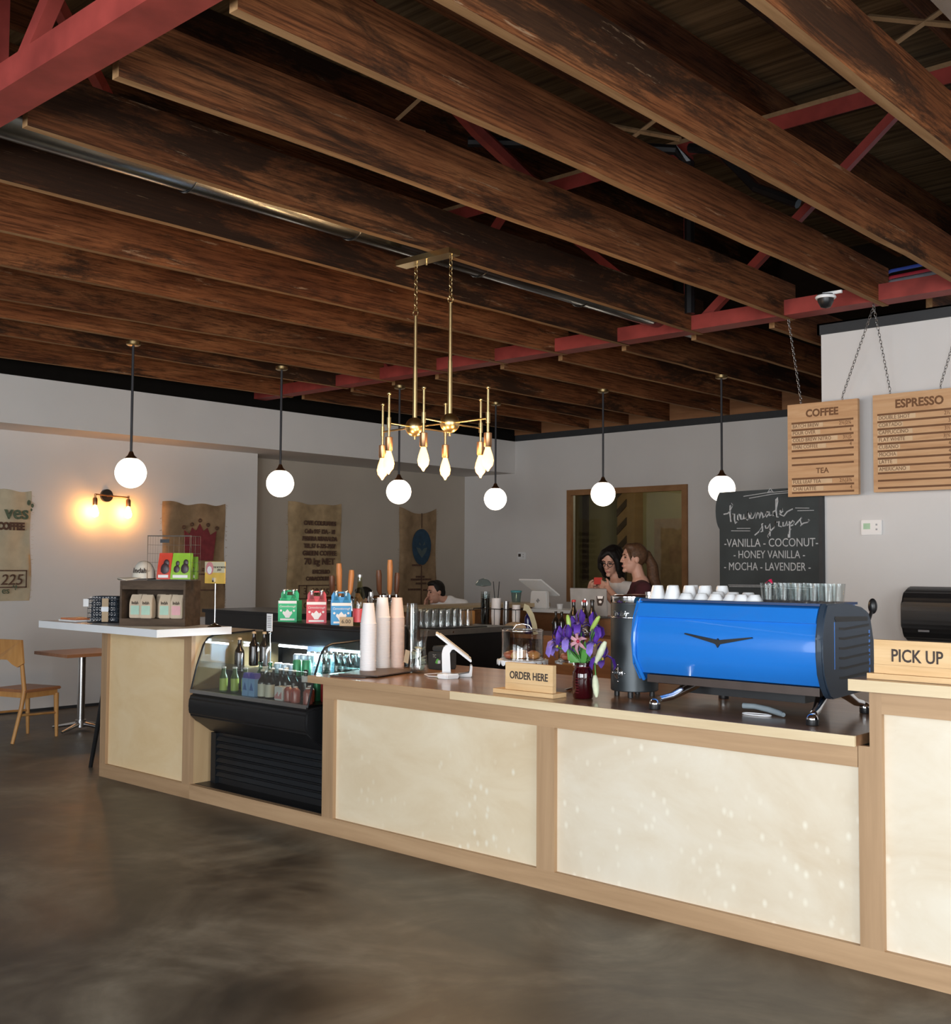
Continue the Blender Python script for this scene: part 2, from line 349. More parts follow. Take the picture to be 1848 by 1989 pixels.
def text(name, s, size, loc, mat, parent, face='-Y', ext=.0008, align='CENTER', shear=0, tilt=0, sx=1, bold=0, rot=None):
    cu = bpy.data.curves.new(name, 'FONT'); cu.body = s; cu.size = size; cu.align_x = align; cu.align_y = 'CENTER'; cu.extrude = ext; cu.shear = shear; cu.offset = bold; cu.resolution_u = 3
    t = bpy.data.objects.new(name, cu); COL.objects.link(t); me = bpy.data.meshes.new_from_object(t); bpy.data.objects.remove(t); bpy.data.curves.remove(cu)
    R = rot if rot else {'-Y': MX.Rotation(pi/2, 3, 'X'), '+X': MX.Rotation(pi/2, 3, 'Z') @ MX.Rotation(pi/2, 3, 'X')}[face]
    R = R @ MX.Rotation(tilt, 3, 'Z')
    P = V(loc)-org(parent)
    for v in me.vertices: v.co = R @ V((v.co.x*sx, v.co.y, v.co.z))+P
    me.name = name; me.materials.append(mat); o = bpy.data.objects.new(name, me); COL.objects.link(o); o.parent = parent; ORG[o.name] = org(parent); return o
ORDS = ['first', 'second', 'third', 'fourth', 'fifth', 'sixth', 'seventh', 'eighth', 'ninth', 'tenth', 'eleventh', 'twelfth']

# ============================================================ THE ROOM
struct('floor', B().box(-13, 4.2, -4.2, 16.5, -.1, 0), m_floor)
struct('wall_left', B().box(-12.3, -11.6, -4.2, 8.62, 0, 3.48), m_wall)
struct('wall_niche', B().box(-12.3, -12.05, 8.62, 13.15, 0, 3.48), m_niche)
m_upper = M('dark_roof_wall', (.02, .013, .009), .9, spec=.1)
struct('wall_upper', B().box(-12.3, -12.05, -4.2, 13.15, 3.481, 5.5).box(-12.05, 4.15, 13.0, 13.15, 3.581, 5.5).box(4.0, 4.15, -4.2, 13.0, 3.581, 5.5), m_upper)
struct('trim_1', B().box(-12.049, -11.0, -4.0, 12.999, 3.0, 3.49), m_wall)          # boxed soffit along the left wall
struct('trim_2', B().box(-12.04, -10.98, -4.0, 12.98, 3.49, 3.98), M('matt_black_paint', (.006, .005, .004), .9, spec=.1))          # black band above it
b = B().box(-12.3, -9.96, 13, 13.15, 0, 3.58).box(-7.97, -3.7, 13, 13.15, 0, 3.58).box(-9.96, -7.97, 13, 13.15, 0, 1.09).box(-9.96, -7.97, 13, 13.15, 2.68, 3.58)
struct('wall_back', b, m_wall)
struct('trim_3', B().box(-10.98, -3.86, 12.97, 12.999, 3.49, 3.578), m_band)
struct('trim_4', B().box(-10.98, -3.86, 12.96, 12.999, 3.578, 3.9), wood('rim_board_wood', [(.3, (.2, .085, .035)), (.7, (.34, .16, .07))], (.6, 7, 7)))
struct('wall_right', B().box(-3.975, 4.0, 8.55, 8.7, 0, 3.56).box(-3.86, -3.7, 8.7, 13, 0, 3.56), m_wall)
struct('trim_5', B().box(-4.0, 4.0, 8.53, 8.549, 3.485, 3.575).box(-4.0, -3.98, 8.53, 8.72, 3.485, 3.575).box(-4, 4, 8.53, 8.72, 3.562, 3.575), m_band)
struct('wall_side', B().box(4.0, 4.15, -4.2, 13.15, 0, 3.58), m_wall)
b = B()
xs = [-12, -6.4, -3.6, -2.8, 0, .6, 3.4, 4]
for i in range(0, 8, 2): b.box(xs[i], xs[i+1], -4.15, -4, 0, 5.5)
b.box(-12, 4, -4.15, -4, 0, .4).box(-12, 4, -4.15, -4, 3.15, 5.5)
struct('wall_front', b, m_wall)
struct('baseboard_left', B().box(-11.6, -11.585, -4, 5.0, .0, .1).box(-11.6, -11.585, 5.0, 8.6, 0, .03), m_band)
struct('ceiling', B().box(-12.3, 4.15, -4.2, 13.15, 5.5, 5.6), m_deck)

# interior window in the back wall and the room seen through it
win = B().box(-9.98, -9.90, 12.965, 13.02, 1.07, 2.70).box(-8.03, -7.95, 12.965, 13.02, 1.07, 2.70).box(-9.90, -8.03, 12.965, 13.02, 2.62, 2.70).box(-9.90, -8.03, 12.965, 13.02, 1.07, 1.15).build('window_1', wood('reddish_window_oak', [(.3, (.24, .115, .045)), (.7, (.36, .185, .08))], (3, 3, 3)), at=(-8.96, 13, 1.09)); win['kind'] = 'structure'
B().box(-9.955, -7.975, 13.06, 13.066, 1.095, 2.675).build('pane', m_pane, win)
struct('wall_olive', B().box(-12, -6, 15.4, 15.5, 0, 3.4).box(-12.1, -12, 13.15, 15.5, 0, 3.4).box(-6.0, -5.9, 13.15, 15.5, 0, 3.4).box(-12.1, -5.9, 13.15, 15.5, 3.4, 3.45), m_olive)
point('room_lamp', (-9.2, 14.1, 3.1), 14, (1, .86, .62), .15)
struct('trim_6', B().box(-11.47, -11.37, 15.34, 15.399, 1.35, 2.9), m_ink)
b = B()
for i in range(10):
    z = .6+i*.3
    b.prism([(-10.61, z), (-10.42, z+.17), (-10.42, z+.29), (-10.61, z+.12)], 'XZ', 15.13, 15.15)
post = B().box(-10.61, -10.27, 15.15, 15.398, 0, 3.39).build('chevron_post', wood('chevron_light_wood', [(.3, (.3, .18, .08)), (.7, (.4, .25, .12))]))
tag(post, 'wooden post with dark diagonal chevron boards seen through the interior window', 'post')
b.build('chevron_board', m_crate, post)
sk = B().box(-10.03, -9.48, 15.36, 15.395, .9, 2.36)
tag(sk.build('wall_sack', m_burlap2), 'plain burlap sack on the wall seen through the interior window', 'sack')

# ------------------------------------------------------------ steel roof trusses
def truss(name, Y0, Y1, nodes_b, nodes_t, verts, label):
    t = thing(name, (-4, (Y0+Y1)/2, 3.58), label, 'roof truss', 'red steel roof trusses')
    x0, x1 = -10.95, 3.9
    B().box(x0, x1, Y0, Y1, 3.579, 3.592).box(x0, x1, Y0, Y0+.015, 3.592, 3.7).build('bottom_chord', m_red, t)
    ym = (Y0+Y1)/2
    B().box(x0, x1, ym-.07, ym+.07, 5.19, 5.2).box(x0, x1, ym-.07, ym-.055, 5.08, 5.19).build('top_chord', m_red, t)
    B().box(x0, x1, ym-.07, ym+.07, 5.201, 5.238).build('nailer', m_stick, t)
    def bar(a, c, w=.035):
        d = V((c[0]-a[0], 0, c[1]-a[1])).normalized(); n_ = V((d.z, 0, -d.x))*w
        A, C = V((a[0], ym, a[1])), V((c[0], ym, c[1])); P = []
        for p in (A-n_, A+n_, C+n_, C-n_): P += [p+V((0, -.03, 0)), p+V((0, .03, 0))]
        return B().verts([tuple(p) for p in P], [(0, 2, 4, 6), (1, 7, 5, 3), (0, 1, 3, 2), (2, 3, 5, 4), (4, 5, 7, 6), (6, 7, 1, 0)])
    for a, c in zip(nodes_b, nodes_t): bar((a, 3.66), (c, 5.1)).build('diagonal', m_red, t)
    for x in verts: bar((x, 3.66), (x, 5.1), .03).build('post', m_red, t)
    return t
truss('roof_truss', 8.07, 8.25, [-4.85, -5.05, -8.45, -8.65, -1.3, -1.1], [-3.05, -6.75, -7.0, -10.4, -2.9, .6], [-4.975, -8.55, -1.2], 'red steel truss crossing above the middle of the bar behind the chandelier')
truss('roof_truss', 2.05, 2.23, [-4.62, -4.9, -8.0, -1.0, -.8], [-2.95, -6.6, -6.8, -2.7, .8], [-4.8, -.9], 'red steel truss close overhead in the upper left corner')
# maroon braces and a sprinkler pipe up in the roof space
tag(B().tube([(-6.42, 8.1, 5.02), (-5.8, 6.35, 5.02), (-4.9, 4.2, 5.05)], .06, 6).build('roof_brace', m_red), 'dark red diagonal brace meeting the far truss top chord behind the joists', 'brace')
tag(B().tube([(-9.4, 5.6, 5.0), (-7.43, 4.13, 5.0), (-5.6, 2.5, 5.0)], .06, 6).build('roof_brace', m_red), 'dark maroon brace above joists near the upper left corner', 'brace')
tag(B().tube([(-4.87, 8.0, 3.7), (-4.87, 8.0, 4.98), (-4.95, 7.9, 5.08), (-5.5, 7.4, 5.12), (-6.2, 6.7, 5.12)], .045, 8).build('sprinkler_pipe', m_bmetal), 'black sprinkler pipe rising beside the far truss post', 'pipe')
tag(B().tube([(-4.8, 7.9, 5.06), (-4.5, 7.85, 4.95), (-4.15, 7.8, 4.55), (-3.8, 7.8, 4.35)], .04, 8).build('sprinkler_pipe', m_bmetal), 'black bent pipe drop right of the far truss post', 'pipe')

# ------------------------------------------------------------ joists
def joist(x, y0, y1, x1=None, name='ceiling_joist', z0=3.575, h=.285, w=.05):
    x1 = x if x1 is None else x1
    P = [V((x, y0, z0)), V((x+w, y0, z0)), V((x1+w, y1, z0)), V((x1, y1, z0))]
    b = B(); n = 14; R = []
    for i in range(n+1):
        t = i/n; a = P[0].lerp(P[3], t); c = P[1].lerp(P[2], t); j = random.uniform(-.003, .004); k = random.uniform(-.004, .004)
        R.append([b.bm.verts.new(q) for q in (a+V((k, 0, j)), c+V((k, 0, j)), c+V((k*.5, 0, h+j)), a+V((k*.5, 0, h+j)))])
    b.skin(R)
    o = b.build(name, m_rafter if name == 'roof_rafter' else m_joist)
    if name == 'ceiling_joist':
        o.data.materials.append(m_jbot)
        for p in o.data.polygons:
            if p.normal.z < -.8 or abs(p.normal.y) > .8: p.material_index = 1
    return o
near = [(.55, .55), (-.25, -.25), (-1.05, -1.08), (-1.86, -1.9), (-2.68, -2.70), (-3.30, -3.35), (-4.11, -4.11), (-4.90, -4.95), (-5.68, -5.70), (-6.58, -6.40), (-7.36, -7.14), (-8.37, -7.92), (-8.92, -8.78), (-9.58, -9.5), (-10.66, -10.5)]
nd = len(near)
for i, (a, c) in enumerate(near):
    o = joist(a, 2.30, 8.27, c)
    lab = ('weathered brown joist between the trusses, %s from right at the far truss' % ORDS[i-4]) if i >= 4 else 'brown joist over the pick up counter, number %s from the frame edge' % ORDS[i]
    tag(o, lab, 'joist', 'joists between the two trusses')
far = [-4.38, -5.12, -5.86, -6.6, -7.34, -8.26, -8.93, -9.62, -10.5]
for i, x in enumerate(far):
    tag(joist(x, 8.44, 12.955), 'dark brown joist beyond the red truss, %s from the right' % ORDS[i], 'joist', 'joists beyond the far truss')
for i, x in enumerate([.6, -.2, -1.0]):
    tag(joist(x-2.2+.0, 8.75, 12.95, z0=3.6), 'brown joist hidden above the white wall on the right, %s from right' % ORDS[i], 'joist', 'joists beyond the far truss')
front = [.3, -.7, -1.5, -2.3, -3.1, -3.9, -4.7, -5.5, -6.3]
for i, x in enumerate(front):
    tag(joist(x, -3.9, 1.98, z0=3.72), 'brown joist overhead in front of the near truss, %s from right' % ORDS[i], 'joist', 'joists in front of the near truss')
for i in range(15):
    x = 1.2-i*.78
    tag(joist(x, -3.9, 12.9, z0=5.24, h=.255, name='roof_rafter'), 'dark rafter under the roof planks, %s' % (ORDS[i]+' from the right' if i < 12 else ['third', 'second', 'first'][i-12]+' from the left wall'), 'rafter', 'roof rafters')
# cross bridging laths between joists
def lath(p, q, w=.02):
    return B().tube([p, q], [w, w], 4).build('bridging_lath', m_stick)
spots = [(-4.0, 3.2), (-2.6, 3.9), (-3.2, 5.2), (-2.55, 7.0), (-4.9, 7.3), (-6.3, 5.9), (-1.5, 6.9)]
names = ['over the second joist at upper left', 'at the top centre above the joists', 'beside the joist running to the menu boards', 'above the white wall at right', 'above the chandelier', 'above the left end of the metal duct', 'in the upper right above the blue machine']
for (x, y), nm in zip(spots, names):
    for s in (0, 1):
        o = lath((x-.36, y, 4.9+.3*s), (x+.36, y+.03, 5.2-.3*s))
        tag(o, '%s wooden bridging lath %s' % (['rising', 'falling'][s], nm), 'lath', 'bridging laths')

# ------------------------------------------------------------ ducts, cables and small fittings overhead
duct = thing('spiral_duct', (-5.28, 5, 3.79), 'galvanised round duct running between the joists behind the chandelier', 'duct')
B().cyl((-5.26, -3.5, 3.77), (-5.22, 12.5, 3.77), .125, n=28).build('duct_pipe', m_galv, duct, smooth=40)
for i in range(13):
    y = -2.6+i*1.2
    B().torus((-5.25, y, 3.77), .127, .007, (0, 1, 0), 28).build('seam_ring', m_galv, duct, smooth=60)
rd = thing('rectangular_duct', (-1.5, 4, 4.3), 'pale rectangular metal duct in the upper right corner', 'duct')
B().box(-1.86, -1.25, 1.5, 5.6, 4.25, 4.75).build('duct_body', m_galv, rd)
B().box(-1.88, -1.23, 4.3, 4.36, 4.23, 4.77).box(-1.88, -1.23, 3.0, 3.06, 4.23, 4.77).build('flange', m_steel, rd)
tag(B().box(-2.3, -2.02, 4.3, 4.98, 4.28, 4.31).build('metal_flap', m_galv), 'loose pale sheet metal flap beside the upper right duct', 'metal sheet')
for c, dz, nm in ((M('red_cable', (.5, .03, .05), .5), 0, 'red'), (M('blue_cable', (.05, .1, .5), .5), .05, 'blue'), (M('grey_cable', (.2, .2, .22), .5), -.03, 'grey')):
    tag(B().tube([(-3.6, 8.3, 3.72+dz), (-3.3, 8.32, 3.8+dz), (-2.9, 8.35, 3.82+dz), (-2.3, 8.35, 3.78+dz), (-1.7, 8.3, 3.7+dz)], .013, 6).build('electric_cable', c), nm+' electric cable looped above the black band on the right wall', 'cable', 'cables above the right wall')
cm = thing('ceiling_camera', (-3.62, 7.75, 3.55), 'small black dome camera with white rim under a joist end', 'camera')
B().lathe([(.0, -.07), (.035, -.06), (.055, -.02), (.06, .02), (.06, .03)], (-3.45, 7.5, 3.51), axis='Z').build('lens_dome', m_black, cm, smooth=50)
B().torus((-3.45, 7.5, 3.52), .062, .012).build('rim', m_wplastic, cm, smooth=60)
B().box(-3.47, -3.33, 7.49, 7.51, 3.535, 3.555).build('bracket', m_wplastic, cm)

# ============================================================ MAIN COUNTER
YF = 4.361
ctr = thing('service_counter', (-4.3, 4.9, 0), 'long oak framed counter with pale birch panels facing the room', 'counter')
B().box(-6.579, 1.5, YF, YF+.04, .0, .098).build('base_board', m_oak, ctr)
B().box(-5.19, -1.89, YF, YF+.03, .80, .887).build('top_rail', m_oak, ctr)
for x0, x1 in ((-5.19, -5.09), (-3.542, -3.43)): B().box(x0, x1, YF, YF+.03, .098, .8).build('post', m_oakv, ctr)
B().box(-1.887, -1.79, YF, YF+.03, .098, .887).box(-1.84, -1.79, YF, YF+.03, .887, 1.109).build('post', m_oakv, ctr)
B().box(-5.1, -3.5, YF+.024, YF+.045, .09, .81).build('panel', m_birch, ctr)
B().box(-3.5, -1.85, YF+.024, YF+.045, .09, .81).build('panel', m_birchr, ctr)
B().box(-1.8, 1.5, YF+.024, YF+.045, .09, 1.03).build('panel', m_birchr, ctr)
B().box(-1.79, 1.5, YF-.001, YF+.03, 1.02, 1.109).build('top_rail', m_oak, ctr)
B().box(-5.19, -1.89, YF+.045, 5.38, .02, .886).box(-1.839, 1.5, YF+.045, 4.8, .02, 1.108).build('carcass', m_black, ctr)
wt = thing('worktop', (-3.6, 4.85, .887), 'glossy dark oak worktop with pale front edge under the blue machine', 'worktop')
B().box(-5.275, -1.88, 4.325, 5.46, .888, .93).build('slab', m_top, wt)
B().box(-5.275, -4.095, 4.311, 4.325, .888, .93).build('front_edging', m_oak, wt)
B().box(-4.095, -1.88, 4.311, 4.325, .888, .93).build('front_edging', m_edge, wt)
rt_ = thing('raised_worktop', (-.2, 4.55, 1.11), 'raised oak worktop carrying the pick up sign at right', 'worktop')
B().box(-1.9, 1.5, 4.314, 4.85, 1.11, 1.155).build('slab', m_top, rt_)
B().box(-1.9, 1.5, 4.30, 4.314, 1.11, 1.155).build('front_edging', m_edge, rt_)

lc = thing('end_cabinet', (-7.18, 4.5, 0), 'tall birch panelled cabinet carrying the white top at left', 'cabinet')
B().box(-7.77, -6.58, YF, YF+.04, .0, .098).build('base_board', m_oak, lc)
B().box(-7.77, -7.69, YF, YF+.03, .098, 1.108).build('post', m_oakv, lc)
B().box(-6.67, -6.58, YF, YF+.03, .098, 1.108).build('post', m_oakv, lc)
B().box(-7.69, -6.67, YF, YF+.03, 1.075, 1.108).build('top_rail', m_oak, lc)
B().box(-7.7, -6.66, YF+.024, YF+.045, .09, 1.08).build('panel', wood('warm_lit_birch_plywood', [(.25, (.74, .53, .28)), (.5, (.8, .6, .35)), (.75, (.84, .66, .42))], (1.2, 1, 2.2), .45, detail=5, dist=1.2), lc)  # birch tinted yellower, warm lamp light put into the panel colour
B().box(-7.765, -6.6, YF+.045, 5.1, .0, 1.108).build('carcass', m_birch, lc)
B().box(-6.6, -6.58, YF+.03, 5.1, .0, 1.108).build('side_panel', wood('tan_side_panel', [(.3, (.5, .33, .17)), (.7, (.6, .42, .23))], (6, 6, .7)), lc)
tag(B().box(-8.13, -6.5, 4.04, 4.63, 1.109, 1.16).build('white_worktop', m_white), 'white laminate slab top overhanging the left birch cabinet', 'worktop')
tag(B().cyl((-8.15, 4.5, .0), (-7.79, 4.47, 1.06), .016, .022).build('black_pole', m_black), 'slim black pole leaning on the left cabinet end', 'pole')

# ------------------------------------------------------------ open drinks cooler
ck = thing('drinks_cooler', (-5.87, 4.8, 0), 'black open front drinks cooler with sloped glass between cabinet and counter', 'cooler')
X0, X1 = -6.565, -5.305
prof = [(4.52, .44), (4.39, .53), (4.335, .575), (4.325, .62), (4.33, .69), (4.35, .715), (4.40, .725), (5.3, .725), (5.3, .44)]
B().prism(prof, 'YZ', X0, X1).bevel(.012).build('nose', m_black, ck, smooth=30)
B().box(X0+.03, X1, 4.53, 5.3, .1, .44).box(X0-.01, X1+.09, 4.403, 4.53, .06, .1).build('base_body', m_black, ck)
b = B()
for i in range(6):
    z = .145+i*.048
    b.box(X0+.09, X1-.02, 4.505, 4.53, z, z+.03, rx=radians(-28))
b.box(X0+.03, X0+.085, 4.5, 4.53, .1, .44)
b.build('grille', m_louver, ck)
B().box(X0, X1, 5.12, 5.3, .725, 1.03).build('back_wall', m_bmetal, ck)
hood = [(4.88, 1.04), (4.87, 1.06), (4.87, 1.165), (4.89, 1.19), (5.3, 1.19), (5.3, 1.03), (4.95, 1.03)]
B().prism(hood, 'YZ', X0+.1, X1).bevel(.008).build('hood', m_black, ck, smooth=30)
B().box(X0+.02, X1-.02, 4.62, 5.12, .726, .86).build('step_shelf', m_bmetal, ck)
B().box(X0+.03, X1-.03, 4.365, 4.62, .726, .738).build('deck', m_bmetal, ck)
side = [(4.345, .73), (4.39, .9), (4.44, 1.04), (4.475, 1.085), (4.53, 1.105), (4.87, 1.12), (5.12, 1.1), (5.12, .73)]
for x in (X0+.004, X1-.012): B().prism(side, 'YZ', x, x+.008).build('side_glass', m_pane, ck)
for x in (X0+.008, X1-.008):
    B().tube([(x, y, z) for y, z in side[:6]], .007, 6).build('edge_strip', m_black, ck, smooth=60)
fg = B().verts([(X0+.02, 4.35, .735), (X1-.02, 4.35, .735), (X1-.02, 4.40, .935), (X0+.02, 4.40, .935), (X0+.02, 4.358, .735), (X1-.02, 4.358, .735), (X1-.02, 4.408, .935), (X0+.02, 4.408, .935)],
               [(0, 1, 2, 3), (4, 7, 6, 5), (0, 4, 5, 1), (2, 6, 7, 3), (0, 3, 7, 4), (1, 5, 6, 2)])
fg.build('front_glass', m_pane, ck)
B().box(X0+.01, X1-.01, 4.335, 4.351, .722, .745).build('glass_channel', m_steel, ck)
B().cyl((X0+.14, 4.99, 1.015), (X1-.06, 4.99, 1.015), .009).build('light_tube', emis('cooler_tube_glow', (.8, .93, 1), 8), ck)
area('cooler_tube_light', ((X0+X1)/2, 4.95, 1.0), (radians(-20), 0, 0), 1.05, .05, 20, (.8, .93, 1))

# ============================================================ DRINKS IN AND ON THE COOLER
def mk(name, c, **k): return M(name, c, k.pop('rough', .4), **k)
def bottle(kind, h, r, body, cap, label=None, neck=.35, lab=(.15, .5), capn='cap', name='glass_bottle', short=False):
    """prototype at the origin: body with shoulder and neck, cap, label sleeve"""
    t = thing(name, (0, 0, 0), kind, 'bottle'); rn = r*neck; sh = .55 if not short else .72
    B().lathe([(r*.85, 0), (r, h*.02), (r, h*sh), (r*.9, h*(sh+.07)), (rn*1.15, h*(sh+.2)), (rn, h*.9), (rn, h*.94)], n=14).build('bottle_body', body, t, smooth=40)
    B().lathe([(rn*1.15, h*.935), (rn*1.2, h*.94), (rn*1.2, h*.985), (rn, h)], n=12).build(capn, cap, t, smooth=40)
    if label: B().lathe([(r*1.01, h*lab[0]), (r*1.015, h*lab[0]), (r*1.015, h*lab[1]), (r*1.01, h*lab[1])], n=14, cap=False).build('label_sleeve', label, t, smooth=40)
    return t
def can(kind, h, r, m, top):
    t = thing('drink_can', (0, 0, 0), kind, 'can')
    B().lathe([(r*.8, 0), (r, h*.06), (r, h*.9), (r*.82, h*.97), (r*.82, h)], n=14).build('can_body', m, t, smooth=40)
    B().lathe([(r*.8, h*.99), (r*.8, h*1.005)], n=14).build('lid', top, t); return t
def place(proto, spots, labels, group, used=None):
    for i, (s, l) in enumerate(zip(spots, labels)):
        if i == 0: proto.location = s; proto['label'] = l; proto['group'] = group
        else: dup(proto, s, l, group)
m_gjuice = mk('green_juice', (.06, .12, .03)); m_lime = mk('lime_label', (.45, .6, .12)); m_dkbot = mk('dark_brown_glass', (.018, .012, .008), rough=.12)
m_cream = mk('cream_label', (.72, .68, .56)); m_pinkj = mk('pink_lemonade', (.42, .12, .1), rough=.15); m_cork = mk('cork_stopper', (.6, .4, .22))
m_cangr = mk('green_can', (.06, .3, .14), metal=.3); m_cansil = mk('silver_blue_can', (.55, .7, .8), metal=.4); m_canred = mk('red_can', (.6, .05, .06), metal=.3)
m_gglass = glass('green_glass', (.25, .5, .35), .14); m_water = mk('sky_blue_carton', (.3, .52, .85)); m_violet = mk('violet_carton', (.12, .1, .5))
Zd = .739; Zs = .861
gj = bottle('', .17, .027, m_gjuice, m_wplastic, m_lime, .5, (.08, .55), name='juice_bottle')
place(gj, [(-6.30, 4.43, Zd), (-6.23, 4.47, Zd), (-6.14, 4.49, Zd)], ['green juice bottle with white cap, %s from the left in the cooler front row' % o for o in ORDS[:3]], 'green juice bottles')
for i, x in enumerate((-6.015, -5.945)):
    t = thing('water_carton', (x, 4.42, Zd), 'sky blue water carton, %s of a pair in the cooler front row' % ['left', 'right'][i], 'carton', 'blue water cartons')
    B().box(x-.032, x+.032, 4.395, 4.455, Zd, Zd+.115).build('carton_body', m_water, t)
    B().prism([(x-.032, Zd+.115), (x+.032, Zd+.115), (x+.02, Zd+.15), (x-.02, Zd+.15)], 'XZ', 4.40, 4.45).build('gable_top', m_violet, t)
    B().prism([(x-.02, Zd+.04), (x+.02, Zd+.04), (x, Zd+.09)], 'XZ', 4.393, 4.395).build('printed_sail', mk('dark_blue_print', (.1, .2, .5)), t)
bb = bottle('', .18, .031, m_dkbot, m_cream, m_cream, .38, (.06, .5), name='soda_bottle')
place(bb, [(-5.86, 4.42, Zd), (-5.79, 4.425, Zd)], ['brown bottle with big cream label, %s of the front pair in the cooler' % o for o in ('left', 'right')], 'brown bottles with cream labels')
place(bottle('', .185, .031, m_dkbot, m_cream, None, .38, name='soda_bottle'), [(-5.86, 4.50, Zd), (-5.79, 4.51, Zd), (-5.72, 4.50, Zd), (-5.65, 4.51, Zd), (-5.82, 4.58, Zd)], ['dark brown capped bottle behind the cream labelled pair, %s from left' % o for o in ORDS[:5]], 'dark brown bottles in cooler')
o = B().box(-5.70, -5.62, 4.39, 4.45, Zd, Zd+.088).bevel(.004).build('snack_box', m_paper); tag(o, 'white snack box with pink print standing in the cooler front row', 'box')
b = B()
for i in range(6): b.box(-5.692+i*.012, -5.686+i*.012, 4.386, 4.39, Zd+.012, Zd+.03+.012*(i % 3))
b.build('pink_print', mk('pink_print', (.7, .3, .3)), o)
place(bottle('', .1, .03, m_pinkj, m_wplastic, None, .42, name='juice_bottle', short=True), [(-5.585, 4.415, Zd), (-5.505, 4.405, Zd), (-5.47, 4.49, Zd), (-5.39, 4.41, Zd)], ['squat pink juice bottle with white cap, %s from left at cooler right end' % o for o in ORDS[:4]], 'squat pink juice bottles')
place(bottle('', .21, .03, m_gglass, m_gglass, None, .4, name='glass_bottle'), [(-6.07, 4.56, Zd), (-5.98, 4.57, Zd)], ['green glass bottle behind the blue cartons, %s one' % o for o in ('left', 'right')], 'green glass bottles')
place(can('', .17, .026, m_cangr, m_steel), [(-5.49, 4.565, Zd)], ['tall green can at the right end of the cooler'], 'tall cans')
place(can('', .17, .03, m_canred, m_steel), [(-5.41, 4.565, Zd)], ['tall red can at the right end of the cooler'], 'tall cans')
place(bottle('', .24, .035, m_dkbot, m_cork, None, .35, capn='cork', name='corked_bottle'), [(-6.50, 4.70, Zs-.02), (-6.47, 4.80, Zs+.02), (-6.39, 4.83, Zs+.02)], ['black corked bottle at the cooler left end, %s from left' % o for o in ORDS[:3]], 'black corked bottles')
place(can('', .07, .031, m_cansil, m_steel), [(-5.98, 4.80, Zs+.06), (-5.91, 4.80, Zs+.06), (-5.84, 4.80, Zs+.06), (-5.98, 4.70, Zs), (-5.91, 4.70, Zs), (-6.06, 4.70, Zs)], ['pale blue drink can, %s of the cooler cluster' % o for o in ('top left', 'top middle', 'top right', 'lower middle', 'lower right', 'lower left')], 'pale blue drink cans')
o = B().box(-6.03, -5.8, 4.77, 4.86, Zs, Zs+.058).build('can_tray', m_cansil); tag(o, 'pale blue cardboard can tray on the cooler step', 'tray')
o = B().box(-6.1, -5.86, 4.98, 5.02, Zs, Zs+.19).build('drink_case', mk('blue_printed_card', (.4, .55, .72))); tag(o, 'blue printed drinks case at the back of the cooler', 'box')
place(can('', .11, .031, m_cangr, m_steel), [(-5.82, 4.67, Zs), (-5.75, 4.69, Zs)], ['green soda can on the cooler step, %s one' % o for o in ('left', 'right')], 'green soda cans')
cb = bottle('', .17, .027, m_bottle, m_steel, None, .45, name='glass_bottle')
sp, lb = [], []
for r in range(2):
    for i in range(6):
        sp.append((-5.68+i*.061, 4.68+r*.09, Zs)); lb.append('clear soda bottle in the %s row on the cooler step, %s from left' % (['front', 'middle'][r], ORDS[i]))
for i in range(6): sp.append((-5.64+i*.058, 4.92, Zs+.05)); lb.append('clear soda bottle in the raised rear row of the cooler, %s from left' % ORDS[i])
place(cb, sp, lb, 'clear soda bottles in the cooler')
o = B().box(-5.68, -5.32, 4.87, 4.98, Zs, Zs+.049).build('bottle_riser', m_bmetal); tag(o, 'black riser under the rear clear bottles in the cooler', 'stand')
place(bottle('', .19, .028, m_dkbot, m_dkbot, m_paper, .4, (.6, .8), name='glass_bottle'), [(-5.57, 4.54, Zd), (-5.73, 4.84, Zs)], ['dark bottle with white neck label in cooler front rows', 'dark bottle with white neck label before rear clear bottles'], 'dark bottles with white neck labels')
# price card on a clip stand inside the cooler
t = thing('price_card_stand', (-5.98, 4.66, Zs), 'white price list card on a thin chrome clip stand in the cooler', 'sign')
B().cyl((-6.10, 4.66, Zs), (-6.10, 4.66, 1.13), .004).build('rod', m_chrome, t)
B().lathe([(.03, 0), (.03, .006), (.006, .012)], (-6.10, 4.66, Zs)).build('base', m_chrome, t)
B().sph((-6.10, 4.655, 1.135), .012).build('clip', m_chrome, t, smooth=60)
B().box(-6.13, -6.07, 4.65, 4.654, 1.145, 1.262).build('card', m_paper, t)
b = B()
for i in range(7): b.box(-6.12, -6.08, 4.6485, 4.65, 1.17+i*.012, 1.173+i*.012)
b.build('printed_lines', m_ink, t)

